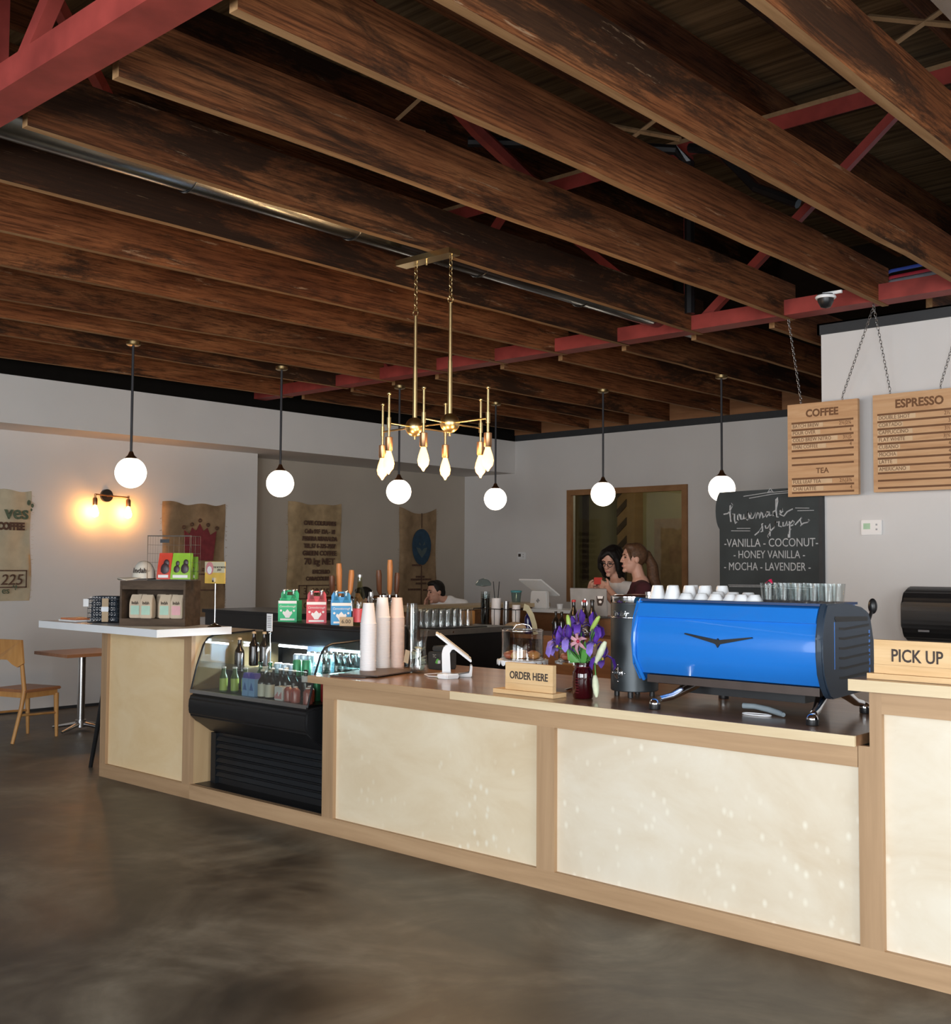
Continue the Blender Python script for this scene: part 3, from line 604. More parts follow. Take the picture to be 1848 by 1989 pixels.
# soda four packs on the hood
def pack(x, col, nm, rot):
    z = 1.191; w = .068; y0, y1 = 4.945, 5.075; RZ = MX.Rotation(rot, 3, 'Z')
    t = thing('soda_four_pack', (x, 5.01, z), nm+' cardboard four pack of soda standing on the black cooler hood', 'carton', 'soda four packs')
    mc = mk(nm+'_carton', col, rough=.5)
    B().box(x-w, x+w, y0, y1, z, z+.148).box(x-w, x+w, y0+.04, y0+.05, z+.148, z+.165).build('carton', mc, t)
    h0 = z+.165
    B().prism([(x-w*.95, h0), (x-w*.95, h0+.03), (x-w*.75, h0+.055), (x-.022, h0+.055), (x-.022, h0+.02), (x+.022, h0+.02), (x+.022, h0+.055), (x+w*.75, h0+.055), (x+w*.95, h0+.03), (x+w*.95, h0)], 'XZ', y0+.06, y0+.066).box(x-w*.9, x+w*.9, y0+.06, y0+.066, z+.146, h0).box(x-.03, x+.03, y0+.06, y0+.066, h0+.045, h0+.056).build('handle', mc, t)
    B().box(x-w+.002, x+w-.002, y0-.0015, y0, z+.128, z+.147).build('white_band', m_paper, t)
    text('lettering', 'Cannonborough', .021, (x, y0-.001, z+.108), m_paper, t, shear=.35, sx=.85)
    B().prism([(x-.03, z+.075), (x-.036, z+.06), (x-.02, z+.04), (x-.014, z+.028), (x+.014, z+.028), (x+.02, z+.04), (x+.036, z+.06), (x+.03, z+.075), (x+.018, z+.068), (x, z+.088), (x-.018, z+.068)], 'XZ', y0-.0015, y0).build('bowl_emblem', m_paper, t)
    B().lathe([(.008, -.0015), (.008, 0)], (x-.047, y0, z+.078), n=10, axis='Y').lathe([(.008, -.0015), (.008, 0)], (x+.047, y0, z+.078), n=10, axis='Y').build('printed_dot', m_paper, t)
    B().box(x-.052, x+.052, y0-.0015, y0, z+.01, z+.022).build('white_strip', m_paper, t)
    p = bottle('', .225, .029, m_bottle, m_steel, None, .45, name='soda_bottle')
    t.rotation_euler = (0, 0, rot)
    place(p, [V((x, 5.01, z+.004))+RZ @ V((a, c, 0)) for a, c in ((-.034, -.034), (.034, -.034), (-.034, .034), (.034, .034))], ['clear capped soda bottle in the %s four pack, %s' % (nm, q) for q in ('front left', 'front right', 'back left', 'back right')], 'bottles in the four packs')
pack(-6.335, (.03, .5, .2), 'green', .62); pack(-6.04, (.62, .06, .08), 'red', .84); pack(-5.785, (.06, .33, .68), 'blue', .9)
ci = thing('cider_bottle', (-5.585, 5.0, 1.191), 'tall clear bottle of straw coloured soda with red label beside blue pack', 'bottle')
B().lathe([(.04, 1.191), (.045, 1.2), (.045, 1.33), (.036, 1.39), (.018, 1.46), (.014, 1.5), (.014, 1.515)], (-5.585, 5, 0), n=18).build('bottle_body', m_cider, ci, smooth=40)
B().lathe([(.017, 1.513), (.018, 1.53), (.012, 1.533)], (-5.585, 5, 0), n=12).build('cap', m_steel, ci, smooth=40)
B().lathe([(.046, 1.215), (.0465, 1.215), (.0465, 1.305), (.046, 1.305)], (-5.585, 5, 0), n=18, cap=False).build('red_label', mk('red_label', (.62, .07, .08)), ci, smooth=40)
kc = B().box(-5.65, -5.56, 4.90, 4.904, 1.191, 1.25, rz=.75).build('price_tag', m_kraft); tag(kc, 'small kraft price tag reading six leaning on the cooler hood', 'tag')
text('lettering', '6.00', .036, (-5.603, 4.899, 1.22), m_ink, kc, rot=MX.Rotation(.75, 3, 'Z') @ MX.Rotation(pi/2, 3, 'X'))

# ============================================================ THINGS ON THE WHITE TOP
ZW = 1.161
crate = thing('wooden_crate', (-6.97, 4.4, ZW), 'dark weathered crate on its side holding kraft coffee bags', 'crate')
cx0, cx1, cy0, cy1, cz1 = -7.25, -6.54, 4.20, 4.385, 1.475
B().box(cx0, cx1, cy0, cy1, ZW, ZW+.05).build('bottom_board', m_crate, crate)
B().box(cx0, cx1, cy0, cy1, cz1-.018, cz1).box(cx0+.0225, cx1-.0225, cy0+.001, cy0+.018, cz1-.06, cz1-.018).build('top_board', m_crate, crate)
B().box(cx0, cx0+.022, cy0, cy1, ZW+.05, cz1-.018).build('side_board', m_crate, crate)
B().box(cx1-.022, cx1, cy0, cy1, ZW+.05, cz1-.018).build('side_board', m_crate, crate)
B().box(cx0+.022, cx1-.022, cy1-.015, cy1, ZW+.05, cz1-.018).build('back_board', m_crate, crate)
def cbag(x, y, w, lc_, nm, face=True):
    z = ZW+.051; h = .165
    t = thing('coffee_bag', (x, y, z), nm, 'coffee bag', 'kraft coffee bags in the crate')
    b = B(); R = []
    for zz, sw, sd in ((0, .94, .95), (.01, 1, 1), (.1, 1, 1), (.135, .95, .75), (.155, .93, .32), (h, .92, .22)):
        R.append([b.bm.verts.new((x+q*w/2*sw, y+p*.033*sd, z+zz)) for q, p in ((-1, -1), (1, -1), (1, 1), (-1, 1))])
    b.skin(R).bevel(.004).build('bag_body', m_kraftl, t, smooth=45)
    if lc_:
        B().box(x-w*.36, x+w*.36, y-.0355, y-.034, z+.025, z+.088).build('label_panel', lc_, t)
        text('lettering', 'Indah', .033, (x, y-.0352, z+.107), m_ink, t, ext=.0012, sx=.9)
m_mint = mk('mint_label', (.42, .62, .5), rough=.6); m_pink = mk('pink_label', (.75, .4, .42), rough=.6)
for x, y, l, nm in ((-7.12, 4.262, m_mint, 'kraft coffee bag with mint label, leftmost in the crate'), (-6.985, 4.245, m_mint, 'kraft coffee bag with mint label standing nearest the front edge of crate'),
                    (-6.80, 4.262, m_mint, 'kraft coffee bag with mint label beside the pink labelled bag'), (-6.672, 4.262, m_pink, 'kraft coffee bag with pink label in the crate'),
                    (-6.585, 4.28, m_lime, 'kraft coffee bag half hidden at crate right end')):
    cbag(x, y, .112 if l != m_lime else .04, l, nm)
for i, x in enumerate((-7.13, -6.92, -6.79)): cbag(x, 4.333, .09, None, 'plain kraft coffee bag in the crate back row, %s from left' % ORDS[i])
# cap on the crate
cp = thing('baseball_cap', (-7.07, 4.30, 1.476), 'cream baseball cap with dark lettering on top of the crate', 'cap')
b = B(); R = []
for k in range(9):
    a = k/8*pi/2*.98; R.append(b.ring(V((-7.075, 4.295, 1.49+.125*sin(a))), V((1, 0, 0)), V((0, 1, 0)), .092*max(cos(a), .02)**.8, 20, .105*max(cos(a), .02)**.8))
b.skin(R).build('crown', mk('cream_cotton', (.68, .63, .54), rough=.9), cp, smooth=60)
b = B(); q = []
for s in (0, 1):
    row = []
    for k in range(9):
        a = pi*(.98+k/8*.62); row.append(((-7.075+.092*cos(a)+s*.125*cos(pi*1.25), 4.295+.105*sin(a)+s*.125*sin(pi*1.25), 1.499-s*.018+(.014*sin(k/8*pi) if s else 0))))
    q.append(row)
for k in range(8):
    f = [q[0][k], q[0][k+1], q[1][k+1], q[1][k]]; b.verts(f+[(p[0], p[1], p[2]-.005) for p in f], [(0, 1, 2, 3), (7, 6, 5, 4), (0, 4, 5, 1), (1, 5, 6, 2), (2, 6, 7, 3), (3, 7, 4, 0)])
b.build('brim', mk('beige_cotton', (.6, .55, .46), rough=.9), cp)
B().torus((-7.075, 4.295, 1.487), .095, .005, n=24).build('sweat_band', m_black, cp)
q = V((-7.075, 4.295, 1.545)); a = radians(8)
text('lettering', 'Indah', .052, q+V((sin(a)*.092, -cos(a)*.1, .0)), m_ink, cp, ext=.004, rot=MX.Rotation(a, 3, 'Z') @ MX.Rotation(radians(70), 3, 'X'))
# wire basket on the crate
def wirebasket(t, x0, x1, y0, y1, z0, z1, n, nz, m, slope=.0, r=.0022, rim=.005):
    b = B()
    P = lambda u, v, k: (x0+(x1-x0)*u-slope*k*(1-2*u)*1, y0+(y1-y0)*v-slope*k*(1-2*v), z0+(z1-z0)*k)
    for i in range(n+1):
        u = i/n
        for v in (0, 1): b.tube([P(u, v, 0), P(u, v, 1)], r, 4)
        b.tube([P(u, 0, 0), P(u, 1, 0)], r, 4)
    for i in range(1, n):
        v = i/n
        for u in (0, 1): b.tube([P(u, v, 0), P(u, v, 1)], r, 4)
    for k in range(nz+1):
        b.tube([P(0, 0, k/nz), P(1, 0, k/nz), P(1, 1, k/nz), P(0, 1, k/nz)], r, 4, True)
    b.build('wire_mesh', m, t)
    B().tube([P(0, 0, 1), P(1, 0, 1), P(1, 1, 1), P(0, 1, 1)], rim, 6, True).build('rim_wire', m, t)
wb = thing('wire_basket', (-6.68, 4.35, 1.476), 'grey wire basket standing on its side on the crate, holding snack pouches', 'basket')
bx0, bx1, by0, by1, bz0, bz1 = -6.985, -6.515, 4.225, 4.345, 1.481, 1.79
b = B(); w_ = .0011
for i in range(9):
    x = bx0+(bx1-bx0)*i/8; b.tube([(x, by0, bz0), (x, by1, bz0), (x, by1, bz1), (x, by0, bz1)], w_, 4)
for i in range(6):
    z = bz0+(bz1-bz0)*i/5; b.tube([(bx0, by0, z), (bx0, by1, z), (bx1, by1, z), (bx1, by0, z)], w_, 4)
for i in range(1, 4):
    y = by0+(by1-by0)*i/4; b.tube([(bx0, y, bz0), (bx1, y, bz0), (bx1, y, bz1), (bx0, y, bz1)], w_, 4, True)
m_gw = M('grey_wire', (.3, .29, .27), .45, .6)
b.build('wire_mesh', m_gw, wb)
B().tube([(bx0, by0, bz0), (bx1, by0, bz0), (bx1, by0, bz1), (bx0, by0, bz1)], .005, 6, True).build('rim_wire', m_gw, wb)
B().box(-6.96, -6.86, 4.343, 4.346, 1.745, 1.77).build('name_plate', m_bmetal, wb)
def pouch(x, y, w, h, c, nm, blob):
    t = thing('snack_pouch', (x, y, 1.486), nm, 'pouch', 'snack pouches in wire basket')
    b = B(); R = []
    for k, (zz, d, sw) in enumerate(((0, .02, 1), (.03, .022, 1), (h*.6, .014, .98), (h*.9, .004, .97), (h, .003, .97))):
        R.append([b.bm.verts.new((x+q*w/2*sw, y+p*d+zz*.12, 1.486+zz)) for q, p in ((-1, -1), (1, -1), (1, 1), (-1, 1))])
    b.skin(R).bevel(.003).build('pouch_body', c, t, smooth=45)
    b = B()
    for bx, bz, rr in blob: b.sph((x+bx, y-.0165+bz*.12, 1.486+bz), rr, 1, .22, 1.0, 12, 7)
    b.build('dark_print', mk('dark_print', (.05, .03, .035)), t, smooth=60)
    B().box(x-w*.36, x+w*.36, y-.0235, y-.02, 1.497, 1.517).build('pale_strip', m_paper, t)
pouch(-6.83, 4.265, .145, .185, mk('red_pouch', (.62, .06, .03), rough=.35), 'glossy red snack pouch in the wire basket', [(.01, .065, .048), (.02, .11, .03)])
pouch(-6.645, 4.265, .215, .185, mk('lime_pouch', (.28, .52, .04), rough=.35), 'wide lime green snack pouch in the wire basket', [(-.045, .065, .034), (.04, .068, .044), (.045, .115, .026), (-.04, .11, .02)])
pouch(-6.575, 4.318, .1, .16, mk('olive_pouch', (.22, .42, .06), rough=.35), 'green snack pouch at the back right of wire basket', [(.0, .07, .025)])
# yellow sign on a stand
t = thing('sign_stand', (-6.53, 4.5, ZW), 'yellow printed card on a chrome clip stand at white top corner', 'sign')
B().lathe([(.05, 0), (.045, .008), (.01, .02), (.006, .03)], (-6.545, 4.52, ZW)).build('base', m_chrome, t, smooth=40)
B().cyl((-6.545, 4.52, ZW+.02), (-6.545, 4.52, 1.475), .0055).build('rod', m_chrome, t)
B().box(-6.556, -6.534, 4.50, 4.535, 1.47, 1.5).build('clip', m_chrome, t)
B().box(-6.665, -6.425, 4.515, 4.519, 1.46, 1.612).build('card', mk('yellow_card', (.78, .5, .1)), t)
B().box(-6.663, -6.427, 4.513, 4.515, 1.535, 1.61).build('cream_panel', mk('cream_card', (.66, .6, .42)), t)
B().lathe([(.045, -.001), (.045, 0)], (-6.603, 4.512, 1.565), n=24, axis='Y').build('pink_roundel', mk('pink_print_disc', (.66, .26, .28)), t)
B().lathe([(.028, -.001), (.028, 0)], (-6.603, 4.5108, 1.553), n=8, axis='Y').build('white_burst', m_paper, t)
text('lettering', 'THE NOTORIOUS\nJERKY', .018, (-6.487, 4.512, 1.563), m_ink, t)
# wire basket with patterned napkins, leaflets
nb = thing('napkin_basket', (-7.52, 4.25, ZW), 'small wire basket of black and white patterned napkins beside the crate', 'basket')
wirebasket(nb, -7.70, -7.33, 4.17, 4.36, ZW+.003, 1.335, 8, 5, M('dark_wire', (.12, .13, .15), .35, .7))
B().box(-7.75, -7.685, 4.163, 4.167, 1.28, 1.335).build('white_tag', m_paper, nb)
m_nap = mk('navy_patterned_cloth', (.025, .035, .05), rough=.9)
for i in range(5):
    z = ZW+.012+i*.037
    o = B().box(-7.69+.004*i, -7.345-.003*i, 4.185, 4.345, z, z+.034).bevel(.01).build('folded_napkin', m_nap)
    tag(o, 'navy patterned folded napkin in the wire basket, %s from bottom' % ORDS[i], 'napkin', 'napkins in the wire basket')
    b = B()
    for k in range(9):
        xx = -7.67+k*.036+random.uniform(-.006, .006)
        b.torus((xx, 4.184, z+.017), .009+.003*random.random(), .0025, (0, 1, 0), 10, 4)
    b.build('white_pattern', m_paper, o)
o = B().box(-7.52, -7.44, 4.163, 4.168, ZW+.01, 1.34).bevel(.001).build('kraft_band', m_kraft); tag(o, 'kraft paper band wrapped round the patterned napkins', 'band')
B().box(-7.525, -7.435, 4.158, 4.163, 1.245, 1.28).bevel(.002).build('white_sticker', m_white, o)
for i, (c, nm) in enumerate(((m_paper, 'white'), (mk('orange_leaflet', (.6, .2, .08)), 'orange'))):
    o = B().box(-7.98, -7.74-.02*i, 4.12+.02*i, 4.28+.02*i, ZW+.0006+i*.012, ZW+.012+i*.012, rz=.05*i).build('leaflet_pad', c); tag(o, nm+' pad of leaflets lying left of napkin basket', 'leaflets')

# the crate group and the napkin basket stand turned towards the room
def turn(objs, A0, A1, rot, kx, ky, sx, sy=1):
    R = MX.Rotation(rot, 3, 'Z')
    for o in objs:
        p = o.location-V(A0); o.location = V(A1)+R @ V((p.x*kx, p.y*ky, p.z)); o.rotation_euler = (0, 0, rot); o.scale = (sx, sy, 1)
tops = [o for o in COL.objects if o.parent is None]
kind = lambda *n: [o for o in tops if o.name.split('.')[0] in n]
turn(kind('wooden_crate'), (-7.25, 4.20, 1.161), (-7.11, 4.12, 1.161), radians(32), .69, 1.35, .69, 1.35)
turn(kind('wire_basket'), (-7.25, 4.20, 1.161), (-7.11, 4.12, 1.161), radians(32), .69, 1.35, .69, 1.3)
turn(kind('coffee_bag'), (-7.25, 4.20, 1.161), (-7.11, 4.12, 1.161), radians(32), .69, 1.35, .8)
turn(kind('snack_pouch'), (-7.25, 4.20, 1.161), (-7.11, 4.12, 1.161), radians(32), .69, 1.35, .72)
turn(kind('baseball_cap'), (-7.25, 4.20, 1.161), (-7.11, 4.12, 1.161), radians(32), .69, 1.2, .85, .85)
turn(kind('napkin_basket', 'folded_napkin', 'kraft_band'), (-7.70, 4.17, 1.161), (-7.57, 4.13, 1.161), radians(32), .64, 1, .64)

# ============================================================ THINGS ON THE OAK WORKTOP
ZT = .931
mats = thing('menu_clipboard', (-4.97, 4.6, ZT), 'dark leather menu boards stacked under the paper cups', 'board')
B().verts([(-5.14, 4.37, ZT), (-4.90, 4.44, ZT), (-5.0, 4.82, ZT), (-5.28, 4.74, ZT), (-5.14, 4.37, ZT+.007), (-4.90, 4.44, ZT+.007), (-5.0, 4.82, ZT+.007), (-5.28, 4.74, ZT+.007)], [(0, 3, 2, 1), (4, 5, 6, 7), (0, 1, 5, 4), (1, 2, 6, 5), (2, 3, 7, 6), (3, 0, 4, 7)]).build('lower_board', M('dark_leather', (.05, .035, .03), .5), mats)
B().verts([(-5.12, 4.42, ZT+.008), (-4.86, 4.5, ZT+.008), (-4.96, 4.95, ZT+.008), (-5.26, 4.86, ZT+.008), (-5.12, 4.42, ZT+.014), (-4.86, 4.5, ZT+.014), (-4.96, 4.95, ZT+.014), (-5.26, 4.86, ZT+.014)], [(0, 3, 2, 1), (4, 5, 6, 7), (0, 1, 5, 4), (1, 2, 6, 5), (2, 3, 7, 6), (3, 0, 4, 7)]).build('upper_board', M('brown_leather', (.11, .075, .06), .5), mats)
# stacks of inverted paper cups
def cupstack(x, y, z, n, pitch, nm, m, r0=.049, r1=.034, h=.13):
    c = B().lathe([(r0-.004, 0), (r0+.002, 0), (r0+.002, .006), (r0-.001, .0065), (r1, h), (r1-.003, h), (r1-.004, h-.006), (.004, h-.006)], n=20, cap=False).build('paper_cup', m, smooth=40)
    tag(c, 'white paper cup nested in the %s inverted stack' % nm, 'cup', 'cups in the %s stack' % nm); c.location = (x, y, z)
    for i in range(1, n):
        d = c.copy(); COL.objects.link(d); d.location = (x+random.uniform(-.0008, .0008), y, z+i*pitch)
        if i == n-1: d['label'] = 'topmost white paper cup of the %s inverted stack' % nm
m_cup = M('white_cup_card', (.86, .82, .81), .5, var=.01)
cupstack(-5.15, 4.685, ZT+.0142, 30, .0098, 'front left', m_cup)
cupstack(-5.225, 4.872, ZT+.0142, 33, .0098, 'middle', m_cup)
cupstack(-5.225, 5.0, ZT+.0005, 34, .0098, 'right', M('warm_lit_cup_card', (.78, .62, .55), .5, var=.01))  # white card tinted pink, warm chandelier light put into its colour
c = B().lathe([(.044, 0), (.045, .004), (.033, .11), (.031, .11), (.042, .004)], n=18, cap=False).build('plastic_cup', m_glass, smooth=40)
tag(c, 'clear plastic cup in the thin stack beside the paper cups', 'cup', 'clear plastic cups'); c.location = (-5.215, 5.13, ZT)
for i in range(1, 10):
    d = c.copy(); COL.objects.link(d); d.location = (-5.215, 5.13, ZT+i*.034)
# glass vase of banknotes
va = thing('tip_vase', (-4.92, 4.90, ZT), 'waisted glass tip vase stuffed with banknotes and a kraft tag', 'vase')
B().lathe([(.052, 0), (.056, .01), (.058, .04), (.05, .09), (.043, .14), (.045, .19), (.056, .24), (.063, .262), (.061, .262), (.053, .24), (.042, .19), (.04, .14), (.047, .09), (.055, .04), (.05, .012), (.01, .01)], (-4.92, 4.90, ZT), n=24, cap=False).build('glass_body', m_glass, va, smooth=50)
m_note = M('green_banknote', (.36, .4, .32), .8, var=.3, scale=40)
b = B()
for i in range(12):
    a = random.random()*6.3; z = ZT+.02+i*.012; q = V((-4.92+.02*cos(a), 4.9+.02*sin(a), z)); d = V((cos(a*2), sin(a*2), random.uniform(-.6, .9))).normalized()*.03
    b.blade([q-d, q+V((.004, 0, .004)), q+d], [.014, .016, .014], .0012, (sin(a), cos(a), .3))
o = b.build('banknotes', m_note); tag(o, 'crumpled banknotes inside the glass tip vase', 'money', kind='stuff')
B().box(-4.985, -4.945, 4.838, 4.841, ZT+.06, ZT+.14, ry=radians(12)).build('kraft_tag', m_kraft, va)
B().torus((-4.92, 4.9, ZT+.262), .062, .0025, n=26).build('rim', m_glass, va)
# receipt printer
pr = thing('receipt_printer', (-4.88, 5.18, ZT), 'small black receipt printer with green leaf mark beside the tablet stand', 'printer')
B().box(-4.955, -4.79, 5.10, 5.27, ZT, ZT+.11).box(-4.955, -4.79, 5.15, 5.27, ZT+.11, ZT+.145).bevel(.008).build('printer_body', M('charcoal_plastic', (.035, .04, .042), .4), pr, smooth=30)
b = B(); q = []
for i in range(9):
    t = i/8; q.append((-4.865+.05*t, ZT+.045+.02*sin(pi*t)+.012*t))
for i in range(7, 0, -1):
    t = i/8; q.append((-4.865+.05*t, ZT+.045-.012*sin(pi*t)+.012*t))
b.prism(q, 'XZ', 5.0975, 5.0995).build('leaf_mark', mk('leaf_green', (.12, .5, .1)), pr)
text('lettering', 'TC', .03, (-4.875, 5.0985, ZT+.085), mk('grey_print', (.4, .42, .4)), pr)
pr.scale = (.8, .8, 1); pr.location = (-5.0, 5.18, ZT)
# tablet till on a white stand
po = thing('tablet_stand', (-4.55, 4.86, ZT), 'white tablet till stand seen from the side on the front worktop', 'till')
def prismdir(poly, c, ax, half, b=None):
    """side profile (u along ax, z) extruded sideways about c"""
    b = b or B(); ax = V(ax).normalized(); s = V((0, 0, 1)).cross(ax); c = V(c)
    A = [b.bm.verts.new(c+ax*u+V((0, 0, z))+s*half) for u, z in poly]; Cc = [b.bm.verts.new(c+ax*u+V((0, 0, z))-s*half) for u, z in poly]
    return b.skin([A, Cc])
ax = (.72, .69, 0); c0 = (-4.575, 4.86, ZT)
prismdir([(-.03, 0), (.03, 0), (.034, .012), (.02, .04), (.014, .15), (.03, .175), (.06, .17), (.065, .185), (.02, .205), (-.02, .19), (-.035, .15)], c0, ax, .05).bevel(.006).build('stand_arm', m_wplastic, po, smooth=35)
prismdir([(-.08, .268), (-.07, .276), (.17, .108), (.163, .094)], c0, ax, .125).bevel(.004).build('tablet', m_white, po, smooth=35)
prismdir([(-.05, .2635), (-.045, .2665), (.15, .1275), (.146, .124)], c0, (.72, .69, 0), .1).build('screen_back_plate', m_wplastic, po)
prismdir([(.05, 0), (.17, 0), (.175, .07), (.16, .075), (.155, .02), (.05, .015)], c0, ax, .06).bevel(.004).build('card_dock', m_wplastic, po, smooth=35)
B().prism([(-4.545, 4.74), (-4.47, 4.81), (-4.40, 4.80), (-4.43, 4.71), (-4.5, 4.69)], 'XY', ZT, ZT+.03).bevel(.006).build('card_reader', m_wplastic, po, smooth=35)
B().box(-4.6035, -4.601, 4.80, 4.823, ZT+.08, ZT+.1).build('square_mark', M('pale_grey', (.55, .55, .56)), po)
po.scale = (.88, .88, .95); po.location = (-4.63, 4.87, ZT)
tag(B().tube([(-4.62, 4.76, ZT+.006), (-4.70, 4.76, ZT+.005), (-4.79, 4.82, ZT+.005), (-4.77, 4.93, ZT+.005), (-4.71, 4.95, ZT+.02), (-4.67, 4.92, ZT+.01)], .0035, 6).build('charging_cable', m_wplastic), 'thin white cable curling around the tablet stand foot', 'cable')
# ORDER HERE sign
def signboard(name, lab, x0, x1, y, z, h, words, size, wx, base=(0, 0)):
    t = thing(name, ((x0+x1)/2, y, z), lab, 'sign')
    B().box(x0-base[0], x1+base[1], y-.035, y+.075, z, z+.022).build('base', m_sign, t)
    B().box(x0, x1, y-.012, y+.016, z+.0225, z+.0225+.035, ).build('lower_board', m_sign, t)
    B().box(x0, x1, y-.011, y+.016, z+.058, z+h).build('board', m_sign, t)
    text('lettering', words, size, (wx, y-.0125, z+.022+(h-.0)*.46), m_ink, t, bold=.001, sx=.8); return t
signboard('order_sign', 'small pale wood sign reading order here on the worktop edge', -3.825, -3.51, 4.46, ZT, .162, 'ORDER HERE', .054, -3.668, (.065, .02))
signboard('pickup_sign', 'pale wood sign reading pick up on the raised worktop', -1.83, -1.36, 4.40, 1.156, .155, 'PICK UP', .07, -1.66, (.02, .02))
# cake stands with domes
def cakestand(x, y, zp, r, h, lab, m_st, scal):
    t = thing('cake_stand', (x, y, ZT), lab, 'cake stand')
    B().lathe([(.07, 0), (.072, .008), (.03, .02), (.02, .05), (.018, zp-ZT-.03), (.04, zp-ZT-.004), (.05, zp-ZT)], (x, y, ZT), n=22).build('pedestal', m_st, t, smooth=50)
    B().lathe([(.02, zp-.002), (r+.02, zp), (r+.02, zp+.01), (r+.01, zp+.012), (.02, zp+.008)], (x, y, 0), n=32).build('plate', m_st if not scal else m_white, t, smooth=50)
    if scal:
        b = B()
        for i in range(20):
            a = 2*pi*i/20; a2 = a+pi/20; p = V((x+cos(a2)*(r+.024), y+sin(a2)*(r+.024), zp-.003)); tn = V((-sin(a2), cos(a2), 0))
            b.sph(p, .02, .9, .12, .8, 10, 6, MX.Rotation(a2+pi/2, 3, 'Z'))
        b.build('scalloped_rim', m_white, t, smooth=60)
    d = thing('glass_dome', (x, y, zp+.013), lab.replace('cake stand', 'lidded dome of cake stand').replace('holding pastries', 'over pastries'), 'dome')
    B().lathe([(r, zp+.0135), (r, zp+h*.93), (r*.93, zp+h*.985), (r*.3, zp+h), (.004, zp+h), (.004, zp+h-.003), (r*.3, zp+h-.003), (r*.92, zp+h*.975), (r-.003, zp+h*.92), (r-.003, zp+.0135)], (x, y, 0), n=36, cap=False).build('dome_shell', m_dome, d, smooth=50)
    B().torus((x, y, zp+.0165), r, .004, n=36).torus((x, y, zp+h*.95), r*.985, .003, n=36).build('rim_ring', m_chrome, d, smooth=60)
    B().tube([(x-.04, y-.03, zp+h), (x-.03, y-.02, zp+h+.02), (x, y, zp+h+.027), (x+.03, y+.02, zp+h+.02), (x+.04, y+.03, zp+h)], .0045, 8).build('lid_handle', m_chrome, d, smooth=60)
    return t
m_stg = M('dark_glass_pedestal', (.16, .13, .11), .08, metal=.6)
cakestand(-3.935, 4.72, 1.073, .115, .178, 'white scalloped cake stand holding pastries behind the order sign', m_stg, True)
cakestand(-3.615, 4.80, 1.078, .105, .165, 'second metal cake stand holding pastries behind the flowers', m_chrome, False)
n = 0
for (cx, cy, cz, R_) in ((-3.935, 4.72, 1.086, .07), (-3.615, 4.80, 1.091, .062)):
    for i in range(7):
        a = i*2*pi/7+.4; rr = R_ if i < 6 else 0; p = (cx+rr*cos(a), cy+rr*sin(a), cz+.022)
        b = B(); q = b.sph(p, .036, 1.0, .8, .6, 12, 8, MX.Rotation(a, 3, 'Z'))
        for v in b.bm.verts: v.co += V((random.uniform(-.002, .002), 0, random.uniform(-.003, .003)))
        o = b.build('pastry', [m_pastry, mk('red_glazed_pastry', (.42, .1, .04), var=.4, scale=30), mk('pale_bun', (.6, .36, .14))][i % 3], smooth=60)
        tag(o, '%s pastry under the %s glass dome, %s in the ring' % (['golden', 'red glazed', 'pale'][i % 3], ['left', 'right'][cx > -3.7], ORDS[i]), 'pastry', 'pastries under the domes')
# red jar and the flowers
JX, JY = -3.405, 4.56
j = thing('mason_jar', (JX, JY, ZT), 'dark ruby glass jar holding irises on the worktop', 'jar')
B().lathe([(.046, 0), (.051, .006), (.052, .12), (.05, .135), (.041, .15), (.04, .168), (.043, .17), (.043, .178), (.039, .18), (.036, .17), (.036, .15), (.046, .13), (.047, .012), (.01, .01)], (JX, JY, ZT), n=28, cap=False).build('jar_body', m_jar, j, smooth=50)
b = B()
for i in range(6): b.box(JX-.006, JX+.012+.004*(i % 2), JY-.0535, JY-.051, ZT+.03+i*.014, ZT+.033+i*.014)
b.torus((JX, JY, ZT+.158), .0415, .002, n=26)
b.build('raised_marks', M('ruby_highlight', (.12, .02, .025), .15), j)
def stem(b, tip, r=.004):
    p0 = V((JX+random.uniform(-.02, .02), JY+random.uniform(-.02, .02), ZT+.03)); tip = V(tip); m_ = V((JX, JY, ZT+.19))+(V((tip.x-JX, tip.y-JY, 0))*.12); return b.tube([p0, m_, m_.lerp(tip, .5)+V((0, 0, .01)), tip], r, 6)
def iris(tip, k, lab):
    t = thing('iris_flower', (JX, JY, ZT+.03), lab, 'flower', 'irises in the ruby jar'); tip = V(tip)
    stem(B(), tip).build('stem', m_green, t, smooth=60)
    b = B(); bl = B()
    for i in range(6):
        a = i*pi/3+k; u = V((cos(a), sin(a), 0)); s = V((-sin(a), cos(a), 0))
        if i % 2: b.blade([tip, tip+u*.018+V((0, 0, .03)), tip+u*.022+V((0, 0, .058)), tip+u*.008+V((0, 0, .085))], [.005, .013, .014, .002], .0016, s)
        else: (bl if k > 2 else b).blade([tip, tip+u*.03+V((0, 0, .018)), tip+u*.058+V((0, 0, .004)), tip+u*.07+V((0, 0, -.03)), tip+u*.062+V((0, 0, -.05))], [.005, .011, .018, .017, .003], .0016, s)
    b.build('petals', m_iris, t, smooth=60)
    for i in range(3):
        a = i*2*pi/3+k; u = V((cos(a), sin(a), 0)); bl.blade([tip+V((0, 0, .004)), tip+u*.03+V((0, 0, .022)), tip+u*.05+V((0, 0, .012))], [.004, .01, .003], .002, (-sin(a), cos(a), 0))
    bl.build('inner_petals', m_irisl, t, smooth=60)
    B().sph(tip+V((0, 0, .006)), .009, 1, 1, 1.3, 8, 6).build('throat', mk('yellow_throat', (.7, .55, .1)), t)
